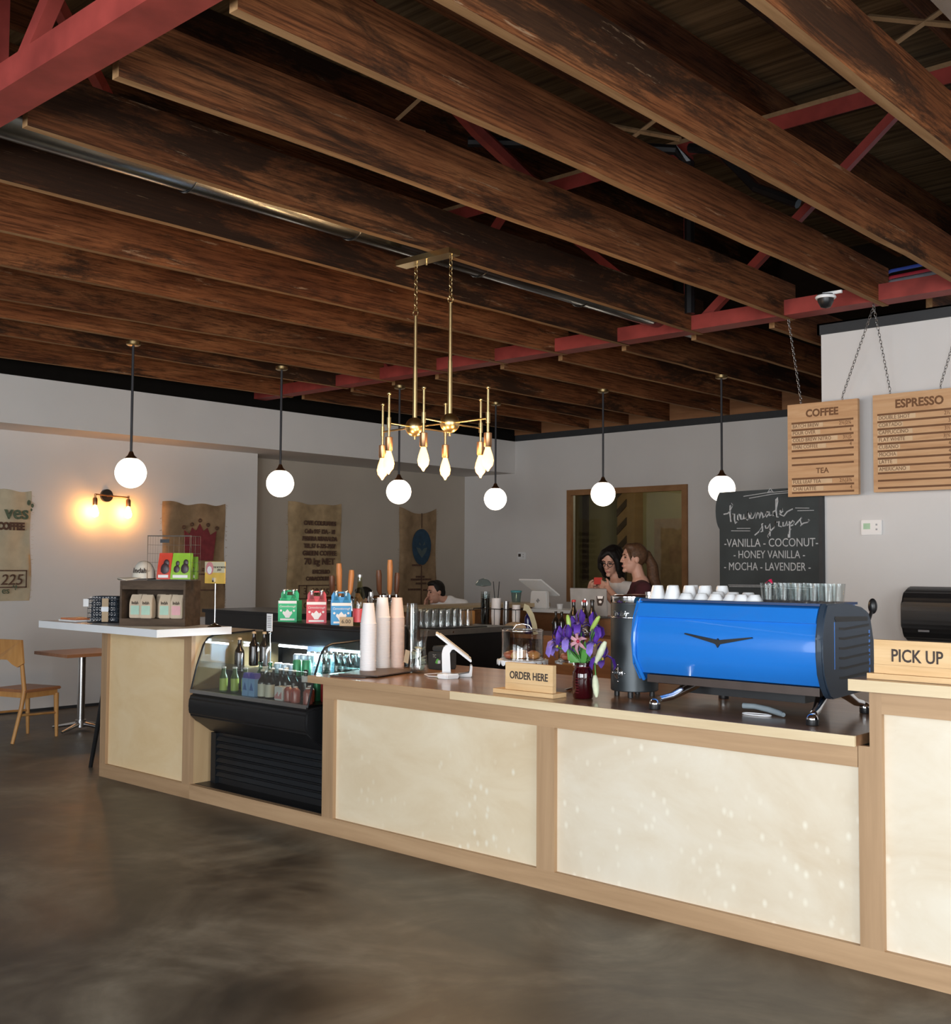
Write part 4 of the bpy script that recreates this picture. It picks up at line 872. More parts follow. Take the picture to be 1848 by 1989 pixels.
for i, (dx, dy, z, k) in enumerate(((-.13, -.03, 1.205, 2.4), (-.095, .03, 1.255, .3), (-.06, -.05, 1.215, 3.1), (-.03, .02, 1.29, .9), (.045, .03, 1.28, 1.5), (.085, -.02, 1.2, 2.9), (-.14, .05, 1.17, 3.6), (-.12, -.06, 1.185, 2.6), (.1, .03, 1.13, .2))):
    iris((JX+dx, JY+dy, z), k, 'purple iris, %s' % ('leftmost in the bunch', 'upper left of the bunch', 'front centre with pale petals', 'tallest at the bunch middle', 'upper right near the lily bud', 'right side before the grinder', 'low at the far left', 'low front left drooping over the dome', 'low right drooping beside the white bud')[i])
ly = thing('lily_flower', (JX, JY, ZT+.03), 'pink and white lily in the middle of the iris bunch', 'flower'); tp = V((JX+.02, JY-.055, 1.22))
stem(B(), tp).build('stem', m_green, ly, smooth=60); b = B()
for i in range(6):
    a = i*pi/3+.5; u = V((cos(a), -.3, sin(a))); b.blade([tp, tp+u*.02+V((0, -.016, 0)), tp+u*.038+V((0, -.014, 0)), tp+u*.055+V((0, .012, -.012))], [.004, .009, .009, .002], .0016, (-sin(a), 0, cos(a)))
b.build('petals', m_lily, ly, smooth=60)
B().sph(tp+V((0, -.012, 0)), .009).build('red_throat', mk('deep_red_throat', (.4, .02, .05)), ly, smooth=60)
for i, (dx, z, lean, nm) in enumerate(((.125, 1.17, .06, 'large white lily bud at the right of the bunch'), (.095, 1.0, -.01, 'white lily bud hanging low right of the jar'), (.09, 1.31, .08, 'green lily bud at the bunch top right'), (-.075, 1.31, -.02, 'small green bud at the bunch top left'))):
    t = thing('lily_bud', (JX, JY, ZT+.03), nm, 'flower bud', 'lily buds'); p = V((JX+dx, JY-.02, z)); s = 1 if i < 2 else .7
    if i == 1: B().tube([(JX, JY, ZT+.17), (JX+.05, JY-.02, 1.13), (JX+.09, JY-.02, 1.11), p+V((0, 0, .05))], .0035, 6).build('stem', m_green, t, smooth=60)
    else: stem(B(), p-V((0, 0, .04))).build('stem', m_green, t, smooth=60)
    d = V((lean, 0, .11))*s*.5
    B().tube([p-d, p-d*.6, p, p+d*.6, p+d*.95, p+d], [.006*s, .014*s, .018*s, .015*s, .009*s, .003*s], 10).build('bud', m_bud if i < 2 else mk('green_bud', (.35, .5, .1)), t, smooth=60)
for i, (dx, dy, z, w) in enumerate(((-.07, -.03, 1.19, .019), (-.035, .02, 1.24, .012), (.045, -.03, 1.22, .016), (.02, .03, 1.2, .012), (-.1, .01, 1.17, .014))):
    o = B().blade([(JX+dx*.1, JY+dy*.1, ZT+.05), (JX+dx*.35, JY+dy*.6, ZT+.18), (JX+dx*.75, JY+dy, z-.06), (JX+dx, JY+dy*1.4, z)], [.006, w*.8, w, .002], .0016, (1, .4, 0)).build('long_leaf', m_green, smooth=60)
    tag(o, 'long green leaf in the ruby jar, %s' % ('widest one at left', 'tall thin middle one', 'broad one at right', 'thin one behind the lily', 'short one at far left')[i], 'leaf', 'leaves in the ruby jar')

# grinder cylinder
GX, GY = -3.275, 4.83
g = thing('coffee_grinder', (GX, GY, ZT), 'tall dark grey cylindrical grinder between the flowers and blue machine', 'grinder')
B().lathe([(.118, ZT+.03), (.122, ZT+.034), (.122, ZT+.47), (.12, ZT+.474), (.12, ZT+.478)], (GX, GY, 0), n=40).build('cylinder_body', m_grind, g, smooth=40)
B().lathe([(.121, ZT+.479), (.123, ZT+.482), (.123, ZT+.512), (.1, ZT+.52)], (GX, GY, 0), n=40).build('chrome_lid', m_chrome, g, smooth=40)
B().torus((GX, GY, ZT+.405), .1225, .0035, n=40).build('chrome_band', m_chrome, g, smooth=60)
for i, a in enumerate((-2.5, -1.2, .6, 2.0)): B().cyl((GX+.09*cos(a), GY+.09*sin(a), ZT), (GX+.09*cos(a), GY+.09*sin(a), ZT+.03), .014).build('foot', m_black, g)
def ongr(a, z, r=.1235): return V((GX+r*cos(a), GY+r*sin(a), z))
A0 = -1.72
b = B()
for R_ in (.012, .02, .028): b.tube([ongr(A0+R_*cos(t*pi/10)/.122, 1.055+R_*sin(t*pi/10)) for t in range(20)], .0014, 5, True)
for da, dz in ((0, .042), (0, -.042), (.042, 0), (-.042, 0)): b.sph(ongr(A0+da/.122, 1.055+dz), .005, 1, 1, 1, 8, 6)
for da, dz in ((0, .03), (0, -.03)): b.tube([ongr(A0, 1.055), ongr(A0, 1.055+dz)], .002, 5)
b.build('crosshair_emblem', m_chrome, g, smooth=60)
b = B()
for i, chx in enumerate('Sinclair'):
    a = A0-.28+i*.1
    p = ongr(a, 1.355, .1228)
    text('lettering', chx, .042, p, m_chrome, g, shear=.25, rot=MX.Rotation(a+pi/2, 3, 'Z') @ MX.Rotation(pi/2, 3, 'X'), ext=.0015)
b.bm.free()

# ------------------------------------------------------------ blue espresso machine
em = thing('espresso_machine', (-2.6, 4.75, ZT), 'large bright blue espresso machine with black winged emblem', 'espresso machine')
MX0, MX1 = -3.075, -2.15
fp = [(4.625, 1.44), (4.60, 1.43), (4.565, 1.36), (4.548, 1.30), (4.543, 1.24), (4.548, 1.18), (4.565, 1.13), (4.60, 1.085), (4.62, 1.078), (4.95, 1.078), (4.95, 1.44)]
B().prism([(y, z) for y, z in fp], 'YZ', MX0, MX1).build('front_panel', m_blue, em, smooth=25)
B().prism([(4.60, 1.441), (4.574, 1.43), (4.549, 1.372), (4.551, 1.366), (4.575, 1.36), (4.60, 1.43), (4.62, 1.441)], 'YZ', MX0+.002, MX1-.002).build('upper_panel', m_blue, em, smooth=25)
B().box(MX0, MX1, 4.59, 4.98, 1.441, 1.452).build('top_tray', M('navy_tray', (.02, .05, .14), .4), em)
B().tube([(MX0-.004, y-.006, z) for y, z in [(4.61, 1.45)]+fp[1:8]+[(4.63, 1.05)]], .011, 8).build('left_rim', m_blue, em, smooth=60)
B().prism([(4.60, 1.44), (4.565, 1.36), (4.548, 1.25), (4.565, 1.13), (4.62, 1.05), (4.98, 1.05), (4.98, 1.44)], 'YZ', MX0-.03, MX0-.004).build('end_cap', m_blue, em)
cap = [(4.585, 1.452), (4.555, 1.39), (4.54, 1.30), (4.536, 1.22), (4.548, 1.14), (4.575, 1.085), (4.61, 1.04), (4.64, 1.028), (4.98, 1.04), (5.06, 1.075), (5.085, 1.12), (5.075, 1.27), (5.045, 1.37), (5.02, 1.405), (4.95, 1.43), (4.78, 1.452)]
ec = B().prism(cap, 'YZ', MX1+.0, MX1+.035).bevel(.006).build('end_cap', m_cap, em, smooth=35); ec['label'] = 'slate blue vented end cap'
b = B()
for i in range(6):
    z = 1.345-i*.044; y0 = 4.70; y1 = 5.03-abs(i-2)*.006
    b.prism([(y0, z), (y0+.05, z-.004), (y1, z+.006), (y1, z-.005), (y0+.05, z-.015), (y0, z-.010)], 'YZ', MX1+.0345, MX1+.0365)
b.prism([(4.655, 1.385), (4.66, 1.395), (5.0, 1.385), (5.005, 1.365), (4.67, 1.37)], 'YZ', MX1+.0345, MX1+.0365).build('vent_slot', m_black, ec)
b = B()
for y in (5.02,):
    for i in range(5): b.box(MX1+.0345, MX1+.0362, y-.004, y+.008, 1.115+i*.044, 1.145+i*.044)
b.build('blue_slits', m_blue, ec)
B().box(MX1+.0345, MX1+.0362, 4.652, 4.657, 1.16, 1.37).build('blue_slit', m_blue, ec)
em_ = []
wing = [(-.175, .018), (-.172, .022), (-.014, .004), (-.006, .001), (0, .008), (.006, .001), (.014, .003), (.172, .019), (.175, .015), (.02, -.012), (.01, -.014), (0, -.027), (-.01, -.014), (-.02, -.011)]
B().prism([(-2.622+x, 1.268+z*1.25) for x, z in wing], 'XZ', 4.534, 4.5455).build('winged_emblem', m_black, em)
B().box(MX0+.03, MX1-.01, 4.60, 4.98, 1.04, 1.0775).build('drip_base', M('bronze_grey_tray', (.1, .075, .065), .35, .6), em)
B().box(MX0+.12, MX1-.15, 4.75, 5.0, .985, 1.039).build('underside_box', m_black, em)
for (fx, fy, kx, ky) in ((-2.905, 4.45, -2.83, 4.70), (-2.135, 4.475, -2.19, 4.70), (-2.89, 5.06, -2.83, 4.88), (-2.135, 5.02, -2.19, 4.88)):
    l = B().tube([(fx+(kx-fx)*.12, fy+(ky-fy)*.12, ZT+.045), (fx+(kx-fx)*.4, fy+(ky-fy)*.4, ZT+.055), (fx+(kx-fx)*.7, fy+(ky-fy)*.7, ZT+.085), (kx, ky, 1.045)], [.016, .019, .024, .03], 12).build('leg', m_chrome, em, smooth=60)
    B().lathe([(.026, 0), (.027, .003), (.027, .025)], (fx, fy, ZT), n=18).build('rubber_foot', m_black, l, smooth=40)
    B().sph((fx, fy, ZT+.026), .026, 1, 1, .95).build('ball', m_chrome, l, smooth=60)
B().sph((-2.13, 5.10, 1.43), .03, .7, .7, 1.25).cyl((-2.13, 5.06, 1.37), (-2.13, 5.09, 1.41), .008).build('steam_knob', m_black, em, smooth=60)
hs = thing('rinse_hose', (-2.45, 4.72, ZT), 'grey ribbed hose and wire loop lying under the blue machine', 'hose')
B().tube([(-2.56, 4.66, ZT+.028), (-2.5, 4.66, ZT+.03), (-2.42, 4.64, ZT+.024), (-2.36, 4.62, ZT+.016), (-2.33, 4.6, ZT+.013)], [.013, .013, .014, .013, .01], 10).build('ribbed_hose', mk('grey_blue_hose', (.25, .3, .33)), hs, smooth=60)
B().tube([(-2.46+.07*cos(t*pi/8), 4.60+.03*sin(t*pi/8), ZT+.003) for t in range(16)], .003, 6, True).build('wire_loop', m_white, hs, smooth=60)
em.scale = (1, 1, .976)
# cups and tumblers on the machine
ccup = B().lathe([(.001, .06), (.023, .06), (.026, .057), (.035, .022), (.043, 0), (.04, 0), (.032, .022), (.023, .053), (.001, .055)], n=20, cap=False).build('espresso_cup', m_white, smooth=40)
sp = [(-3.02, 4.655), (-2.935, 4.655), (-2.99, 4.75), (-2.9, 4.75), (-2.82, 4.76), (-2.86, 4.84), (-2.77, 4.84), (-2.94, 4.85)]
for i, (x, y) in enumerate(sp):
    o = ccup if i == 0 else ccup.copy()
    if i: COL.objects.link(o)
    o.location = (x, y, 1.4402); o.scale = (1.0, 1.0, 1.08)
    tag(o, 'tall white cup upside down on the machine, %s' % ('leftmost in front', 'second in front', 'behind the leftmost one', 'behind the second one', 'right end of the middle row', 'back row centre', 'back row right', 'back row left')[i], 'cup', 'white cups on the machine')
for i, x in enumerate((-2.855, -2.775, -2.695, -2.62, -2.56, -2.50)):
    o = ccup.copy(); COL.objects.link(o); o.location = (x, 4.65+.01*(i % 2), 1.4402); o.scale = (.93, .93, .5)
    tag(o, 'low white cup upside down on the machine front edge, %s from the left' % ORDS[i], 'cup', 'low white cups on the machine')
for i, x in enumerate((-2.74, -2.66, -2.58)):
    o = ccup.copy(); COL.objects.link(o); o.location = (x, 4.75, 1.4402); o.scale = (1, 1, .62)
    tag(o, 'low white cup upside down in the machine second row, %s from the left' % ORDS[i], 'cup', 'low white cups on the machine')
tm = B().lathe([(.029, 0), (.03, .004), (.037, .085), (.0345, .085), (.027, .008), (.001, .007)], n=18, cap=False).build('glass_tumbler', m_glass, smooth=40)
for i in range(10):
    o = tm if i == 0 else tm.copy()
    if i: COL.objects.link(o)
    o.location = (-2.43+.072*(i % 5), 4.66+.08*(i//5)+.004*(i % 2), 1.4402)
    tag(o, 'clear glass tumbler on the right of the machine, %s row, %s from left' % (['front', 'back'][i//5], ORDS[i % 5]), 'glass', 'glass tumblers on the machine')
tag(B().blade([(-2.445, 4.66, 1.523), (-2.42, 4.655, 1.54), (-2.405, 4.65, 1.523)], [.006, .012, .004], .002, (0, 1, .3)).build('red_straw_end', mk('red_tag', (.6, .02, .08))), 'small red tag on the leftmost tumbler rim', 'tag')

# ============================================================ LAMPS
m_cord = M('black_cloth_cord', (.03, .03, .035), .6)
def pendant(x, y, lab):
    t = thing('globe_pendant', (x, y, 3.575), lab, 'pendant lamp', 'white globe pendants')
    B().lathe([(.062, 3.574), (.062, 3.548), (.05, 3.54), (.004, 3.54)], (x, y, 0), n=24).build('canopy', m_brass, t, smooth=40)
    B().cyl((x, y, 2.575), (x, y, 3.542), .0115, n=10).build('stem', m_cord, t, smooth=60)
    B().lathe([(.016, 2.59), (.02, 2.58), (.03, 2.555), (.052, 2.535), (.054, 2.525)], (x, y, 0), n=20).build('socket_cup', m_copper, t, smooth=60)
    B().sph((x, y, 2.4), .137, u=32, v=20).build('globe', m_globe, t, smooth=80)
for x, y, n in ((-8.92, 5.25, 'nearest the left wall sconce'), (-8.91, 6.9, 'second from the left'), (-8.87, 8.5, 'third from left, behind the chandelier'), (-8.9, 10.15, 'in the far corner right of the chandelier'), (-7.315, 10.17, 'in front of the interior window'), (-5.83, 10.19, 'partly hidden by the chalkboard')):
    pendant(x, y, 'white glowing globe pendant '+n)
# brass chandelier
ch = thing('brass_chandelier', (-4.92, 5.0, 3.56), 'brass chandelier with two spheres and bare glowing filament bulbs', 'chandelier')
B().box(-5.21, -4.73, 4.945, 5.045, 3.538, 3.574).build('canopy', m_brass, ch)
B().cyl((-4.95, 4.99, 3.574), (-4.95, 4.99, 3.72), .004).cyl((-4.97, 4.99, 3.51), (-4.97, 4.99, 3.538), .006).build('canopy_screw', m_brass, ch)
HUB = [(-5.075, 5.0), (-4.765, 5.0)]
for (x, y), zc in zip(HUB, (3.23, 3.27)):
    B().chain((x, y, 3.54), (x, y, zc), .04, .003).build('chain', m_brass, ch, smooth=60)
    B().torus((x, y, zc-.01), .022, .004, (0, 1, 0)).cyl((x, y, zc-.03), (x, y, 2.85), .0115).cyl((x, y, 2.87), (x, y, 2.5), .0145).build('rod', m_brass, ch, smooth=60)
    B().sph((x, y, 2.48), .062, u=24, v=14).cyl((x, y, 2.40), (x, y, 2.43), .008).build('sphere_hub', m_brass, ch, smooth=60)
def bulbmesh(b, x, y, z):
    return b.lathe([(.013, z), (.016, z-.012), (.03, z-.055), (.036, z-.085), (.03, z-.115), (.012, z-.135), (.004, z-.15)], (x, y, 0), n=18)
for h, (x, y) in ((0, (-5.43, 5.05)), (0, (-5.05, 4.75)), (1, (-4.72, 4.725)), (0, (-5.09, 5.30)), (1, (-4.785, 5.31)), (1, (-4.42, 4.97))):
    hx, hy = HUB[h]
    # arms cross through both hubs
    B().cyl((hx, hy, 2.48), (x, y, 2.48), .006).build('arm', m_brass, ch, smooth=60)
    B().cyl((x, y, 2.33), (x, y, 2.66), .008).cyl((x, y, 2.45), (x, y, 2.515), .013).sph((x, y, 2.665), .013).build('candle_stem', m_brass, ch, smooth=60)
    s = B().lathe([(.008, 2.395), (.024, 2.39), (.024, 2.31), (.02, 2.305)], (x, y, 0), n=18).build('socket', m_copper, ch, smooth=40)
    bulbmesh(B(), x, y, 2.31).build('filament_bulb', m_bulb, s, smooth=60)
    point('filament_light', (x, y, 2.13), 5.5, (1, .62, .3), .03)
B().cyl((-5.075, 5, 2.482), (-4.765, 5, 2.482), .006).build('arm', m_brass, ch, smooth=60)
# wall sconce
sc = thing('wall_sconce', (-11.6, 6.5, 2.36), 'black and copper two bulb sconce glowing orange on the left wall', 'wall lamp')
B().cyl((-11.6, 6.52, 2.36), (-11.565, 6.52, 2.36), .072, n=24).build('wall_plate', m_bmetal, sc, smooth=40)
B().tube([(-11.5, 6.33, 2.365), (-11.48, 6.5, 2.352), (-11.48, 6.74, 2.345)], .008, 8).cyl((-11.57, 6.52, 2.355), (-11.48, 6.52, 2.355), .01).build('arm', m_copper, sc, smooth=60)
for y in (6.33, 6.74):
    B().cyl((-11.49, y, 2.365), (-11.49, y, 2.32), .012).lathe([(.02, 2.325), (.027, 2.31), (.027, 2.245), (.022, 2.24)], (-11.49, y, 0), n=16).build('socket', m_copper, sc, smooth=40)
    B().lathe([(.014, 2.24), (.03, 2.2), (.042, 2.155), (.036, 2.12), (.004, 2.105)], (-11.49, y, 0), n=18).build('bulb', m_sbulb, sc, smooth=60)

# ============================================================ ON THE WALLS
def sack(name, lab, X, y0, y1, z0, z1, m, sag, wave, grp='coffee sacks on the left wall'):
    b = B(); nu, nv = 22, 30; fr, bk = [], []
    for k in range(nv+1):
        v = k/nv; r1, r2_ = [], []
        for i in range(nu+1):
            u = i/nu
            inset = .02*sin(v*9+1)*(.5-u)+.035*(u-.5)*(1-v)
            y = y0+(y1-y0)*u-inset
            z = z1-(z1-z0)*v+sag*(1-v)*(-(1-(2*u-1)**2))+wave*(1-v)**3*sin(u*13)
            d = .028+.018*sin(u*11+v*2)*(1-v*.6)+.012*sin(v*14+u*5)
            if i in (0, nu): d = .014
            r1.append((X+d, y, z)); r2_.append((X+.003, y, z))
        fr.append(r1); bk.append(r2_)
    P = [p for r in fr for p in r]+[p for r in bk for p in r]; n = nu+1; O = n*(nv+1); Fs = []
    for k in range(nv):
        for i in range(nu):
            a = k*n+i; Fs += [(a, a+1, a+n+1, a+n), (O+a, O+a+n, O+a+n+1, O+a+1)]
        a = k*n; Fs += [(a, a+n, O+a+n, O+a), (a+nu, O+a+nu, O+a+n+nu, a+n+nu)]
    for i in range(nu):
        Fs.append((i, O+i, O+i+1, i+1)); a = nv*n+i; Fs.append((a, a+1, O+a+1, O+a))
    b.verts(P, Fs); o = b.build(name, m, smooth=70, at=(X, (y0+y1)/2, z0)); tag(o, lab, 'sack', grp)
    bf = B()
    for i in range(46):
        s = random.choice((0, 1)); z = random.uniform(z0, z1); y = (y0 if s == 0 else y1)
        bf.tube([(X+.012, y, z), (X+.014, y+(-1 if s == 0 else 1)*random.uniform(.012, .03), z+random.uniform(-.02, .02))], .0014, 3)
    bf.build('frayed_threads', m, o); return o
def stext(o, s, size, X, y, z, m=m_ink, **k): return text('lettering', s, size, (X+.07, y, z), m, o, face='+X', ext=.004, **k)
m_gink = M('green_sack_ink', (.1, .13, .08), .9, var=.3, scale=40); m_bink = M('brown_sack_ink', (.11, .055, .035), .9, var=.3, scale=40)
s1 = sack('coffee_sack', 'pale coffee sack cut by the left frame edge beside the sconce', -11.6, 4.86, 5.65, 1.19, 2.36, m_pale, .0, .012)
stext(s1, 'ves', .2, -11.6, 5.46, 2.12, m_gink, bold=.004); stext(s1, 'COFFEE', .105, -11.6, 5.40, 1.975, m_bink, bold=.006, sx=.8); stext(s1, '225', .16, -11.6, 5.42, 1.41, m_bink, shear=.2); stext(s1, 'es', .1, -11.6, 5.36, 1.30, m_gink)
b = B(); X = -11.53
for z in (1.33, 1.505): b.box(X, X+.004, 5.15, 5.585, z, z+.012)
b.box(X, X+.004, 5.573, 5.585, 1.33, 1.515).build('printed_box', m_bink, s1)
b = B()
for y, z, r in ((5.585, 2.235, .026), (5.625, 2.205, .02), (5.615, 2.16, .014), (5.44, 1.345, .012), (5.47, 1.34, .014), (5.46, 1.315, .009)): b.sph((X+.006, y, z), r, .15, .8, 1.15, 10, 6)
b.build('printed_leaves', m_gink, s1, smooth=60)
s2 = sack('coffee_sack', 'brown coffee sack with red crown print behind the wire basket', -11.6, 7.24, 8.14, .95, 2.33, m_burlap2, .02, .014)
b = B(); ZC = 1.85; YC = 7.73; K = .72
b.prism([(YC+K*y, ZC+K*z) for y, z in ((-.3, .2), (-.27, -.3), (.27, -.3), (.33, .2), (.21, .13), (.15, .25), (.07, .19), (0, .32), (-.07, .19), (-.15, .25), (-.2, .13))], 'YZ', -11.536, -11.53).build('crown_print', M('faded_red_ink', (.2, .03, .035), .9, var=.2), s2)
b = B()
for y, z in ((-.31, .25), (-.155, .3), (0, .37), (.16, .3), (.34, .25)): b.torus((-11.53, YC+K*y, ZC+K*z), .018, .008, (1, 0, 0), 14, 5)
b.build('crown_balls', m_bink, s2, smooth=60)
stext(s2, 'DECAF', .06, -11.6, 7.86, 1.52, m_bink)
b = B(); y0, y1, z0, z1 = 7.7, 7.98, 1.27, 1.475
for q in ((y0, y1, z1-.012, z1), (y0, y1, z0, z0+.012), (y0, y0+.012, z0, z1), (y1-.012, y1, z0, z1)): b.box(-11.536, -11.53, *q)
b.build('printed_box', m_bink, s2)
s3 = sack('coffee_sack', 'printed burlap sack with many lines of text behind the soda packs', -12.05, 9.46, 10.42, .86, 2.45, m_burlap, .03, .008)
for i, (t_, sz, sx) in enumerate((('CAFE COLSUAVES', .083, .86), ('Calle 91F 12A - 18', .083, .86), ('PEREIRA RISARALDA', .083, .82), ('TEL.57 6-325-7907', .083, .88), ('GREEN COFFEE', .09, .98), ('70 kg NET', .125, 1.0), ('EXCELSO', .075, 1), ('CARACOLILLO', .075, .95))):
    stext(s3, t_, sz, -12.05, 9.98+(.0 if i != 6 else .03), (2.16, 2.045, 1.945, 1.845, 1.745, 1.63, 1.49, 1.395)[i], m_bink, sx=sx, bold=.003)
stext(s3, '3  10415', .13, -12.05, 9.93, 1.215, m_bink, tilt=-.03); stext(s3, 'Colombia', .1, -12.05, 9.9, 1.03, m_bink)
b = B(); y0, y1, z0, z1 = 9.62, 10.35, 1.12, 1.31
for q in ((y0, y1, z1-.012, z1), (y0, y1, z0, z0+.012), (y0, y0+.012, z0, z1), (y1-.012, y1, z0, z1), (y0+.13, y0+.142, z0, z1)): b.box(-11.986, -11.98, *q)
b.build('printed_box', m_bink, s3)
s4 = sack('coffee_sack', 'dark burlap sack with blue oval print behind the seated man', -12.05, 11.55, 12.35, .80, 2.46, m_burlap2, .09, .0)
b = B(); q = []
for i in range(28):
    a = 2*pi*i/28; q.append((11.98+.2*cos(a), 1.89+(.25 if sin(a) > 0 else .30)*sin(a)))
b.prism(q, 'YZ', -11.992, -11.985).build('blue_oval_print', M('navy_ink', (.02, .05, .085), .9, var=.2), s4)
B().prism([(11.86, 1.86), (11.9, 1.78), (11.98, 1.70), (12.06, 1.78), (12.1, 1.86), (12.02, 1.845), (11.98, 1.80), (11.94, 1.845)], 'YZ', -11.984, -11.982).prism([(11.92, 1.90), (11.96, 1.89), (11.93, 1.94)], 'YZ', -11.984, -11.982).prism([(12.0, 1.89), (12.05, 1.90), (12.04, 1.95)], 'YZ', -11.984, -11.982).build('pale_leaf_print', M('pale_grey_ink', (.075, .1, .1), .9), s4)
b = B()
for i, (a, c, z) in enumerate(((11.78, 12.0, 1.575), (11.86, 12.08, 1.40), (11.76, 12.2, 1.36), (11.86, 12.12, 1.30), (11.7, 12.0, 1.21), (12.02, 12.26, 1.2))):
    y = a
    while y < c-.03: w = random.uniform(.015, .035); b.box(-11.99, -11.983, y, y+w, z, z+.028); y += w+.01
b.box(-11.995, -11.985, 11.975, 11.985, .85, 1.58).box(-11.995, -11.985, 11.975, 11.985, 2.15, 2.38).build('faded_print', m_bink, s4)

def thermostat(name, lab, x, y, z, w, h, lcd):
    t = thing(name, (x, y, z), lab, 'thermostat')
    B().box(x-w/2, x+w/2, y-.025, y-.001, z-h/2, z+h/2).bevel(.004).build('case', m_wplastic, t)
    B().box(x-w*.38, x-w*.05, y-.0265, y-.025, z-h*.12, z+h*.28).build('screen', lcd, t)
    if w > .13: B().box(x+w*.22, x+w*.3, y-.028, y-.025, z+h*.12, z+h*.24).box(x+w*.22, x+w*.3, y-.028, y-.025, z-h*.2, z-h*.08).build('button', M('grey_button', (.4, .4, .42)), t)
thermostat('wall_thermostat', 'white thermostat with green screen on the bright right wall', -3.565, 8.549, 1.91, .165, .115, M('green_lcd', (.35, .6, .42), .3))
thermostat('wall_thermostat', 'small white thermostat with dark screen on the far back wall', -10.85, 12.999, 1.74, .15, .11, m_ink)

# wooden menu boards hung on chains
def menuboard(x0, x1, y, z0, z1, title, rows, lab, hooks):
    t = thing('menu_board', ((x0+x1)/2, y, z0), lab, 'menu board', 'hanging wooden menu boards'); h = z1-z0; w = x1-x0
    B().box(x0, x1, y, y+.035, z0, z1).build('board', m_menu, t)
    text('lettering', title, .083 if len(title) < 7 else .089, ((x0+x1)/2+(.0 if len(title) < 7 else -.09), y-.001, z1-.085), m_engrave, t, bold=.003, sx=.95)
    b = B(); tl = []
    for k, (nm, pr_) in enumerate(rows):
        z = z1-.155-k*(h-.185)/(len(rows)-.999)
        if nm != 'TEA': b.box(x0+.035, min(x1-.035, x0+.60), y-.0015, y, z-.0075, z+.0075)
        zt = z-(h-.185)/len(rows)*.52
        if nm == 'TEA': text('lettering', 'TEA', .06, ((x0+x1)/2, y-.001, z-.0), m_engrave, t, bold=.001)
        elif nm:
            wt_ = .0245*len(nm)*.98+.02
            B().box(x0+.037, x0+.045+wt_, y-.003, y, zt-.017, zt+.018).build('name_tile', M('tile_wood', (.72, .5, .3), .6), t)
            text('lettering', nm, .041, (x0+.045, y-.0035, zt), m_engrave, t, align='LEFT', sx=.88)
            text('lettering', pr_, .041, (min(x1-.05, x0+.585), y-.0015, zt), m_engrave, t, align='RIGHT', sx=.85)
    b.build('slot', m_engrave, t)
    for (hx, hy, hz), bx in hooks:
        B().chain((hx, hy, hz), (bx, y+.015, z1+.03), .032, .0024).torus((hx, hy, hz+.005), .014, .003, (1, 0, 0)).torus((bx, y+.015, z1+.012), .012, .0028, (1, 0, 0)).build('chain', M('nickel_chain', (.32, .31, .3), .35, .85), t, smooth=60)
HK = [(-4.085, 8.2, 3.56), (-3.37, 8.15, 3.56), (-2.7, 8.2, 3.56)]
menuboard(-4.20, -3.61, 8.40, 2.165, 2.915, 'COFFEE', [('BATCH BREW', '2½|2¾'), ('POUR OVER', '4'), ('COLD BREW NITRO', '3½|5'), ('THAI COFFEE', '4'), ('', ''), ('', ''), ('', ''), ('TEA', ''), ('FULL LEAF TEA', '2½|3¾'), ('CHAI LATTE', '4'), ('', '')], 'narrow wooden menu board headed coffee, hanging beside the chalkboard', [(HK[0], -4.09), (HK[1], -3.74)])
menuboard(-3.49, -2.60, 8.40, 2.175, 2.925, 'ESPRESSO', [('DOUBLE SHOT', '2½'), ('CORTADO', '3'), ('CAPPUCCINO', '3½'), ('FLAT WHITE', '3|¾'), ('CUBANO', '4'), ('MOCHA', '4'), ('LATTE', '4'), ('AMERICANO', '3'), ('', ''), ('', ''), ('', '')], 'wide wooden menu board headed espresso, cut by the right frame edge', [(HK[1], -3.36), (HK[2], -2.98)])

# chalkboard
cb_ = thing('chalkboard', (-4.45, 8.52, 1.0), 'black chalkboard listing housemade syrups at the white wall end', 'chalkboard')
CX0, CX1, CZ0, CZ1, CY = -4.885, -3.985, 0.0, 2.25, 8.5
q = [(CX0, CZ0), (CX1, CZ0), (CX1, CZ1), (-4.86, 2.235)]
for i in range(9):
    a = pi*.62+i*pi*.76/8; q.append((CX0+.02+.055*cos(a)*1.1, 2.075+.17*sin(a)))
B().prism(q, 'XZ', CY, CY+.035).build('board', m_chalk, cb_)
B().box(CX1, -3.955, CY-.005, CY+.045, CZ0, CZ1).build('side_frame', m_band, cb_)
def ck(px, py): return (CX0+(px-200)/1490*.925, CY-.002, 2.235-(py-170)/1390*.85)   # board layout units to board position
def strokes(L, r, nm='chalk_lines'):
    b = B()
    for s in L: b.tube([ck(*p) for p in s], r, 5)
    return b.build(nm, m_chalkw, cb_, smooth=60)
strokes([[(570, 240), (900, 205), (1250, 190)], [(655, 270), (1000, 225), (1250, 215)], [(930, 200), (968, 145), (1005, 195)], [(950, 190), (985, 185)], [(1325, 425), (1520, 432)], [(1355, 462), (1585, 464)], [(465, 682), (670, 685)], [(380, 714), (665, 720)], [(330, 1470), (900, 1465), (1570, 1480)], [(345, 1490), (900, 1485), (1490, 1510)], [(880, 1500), (880, 1680)], [(910, 1500), (912, 1680)]], .0032)
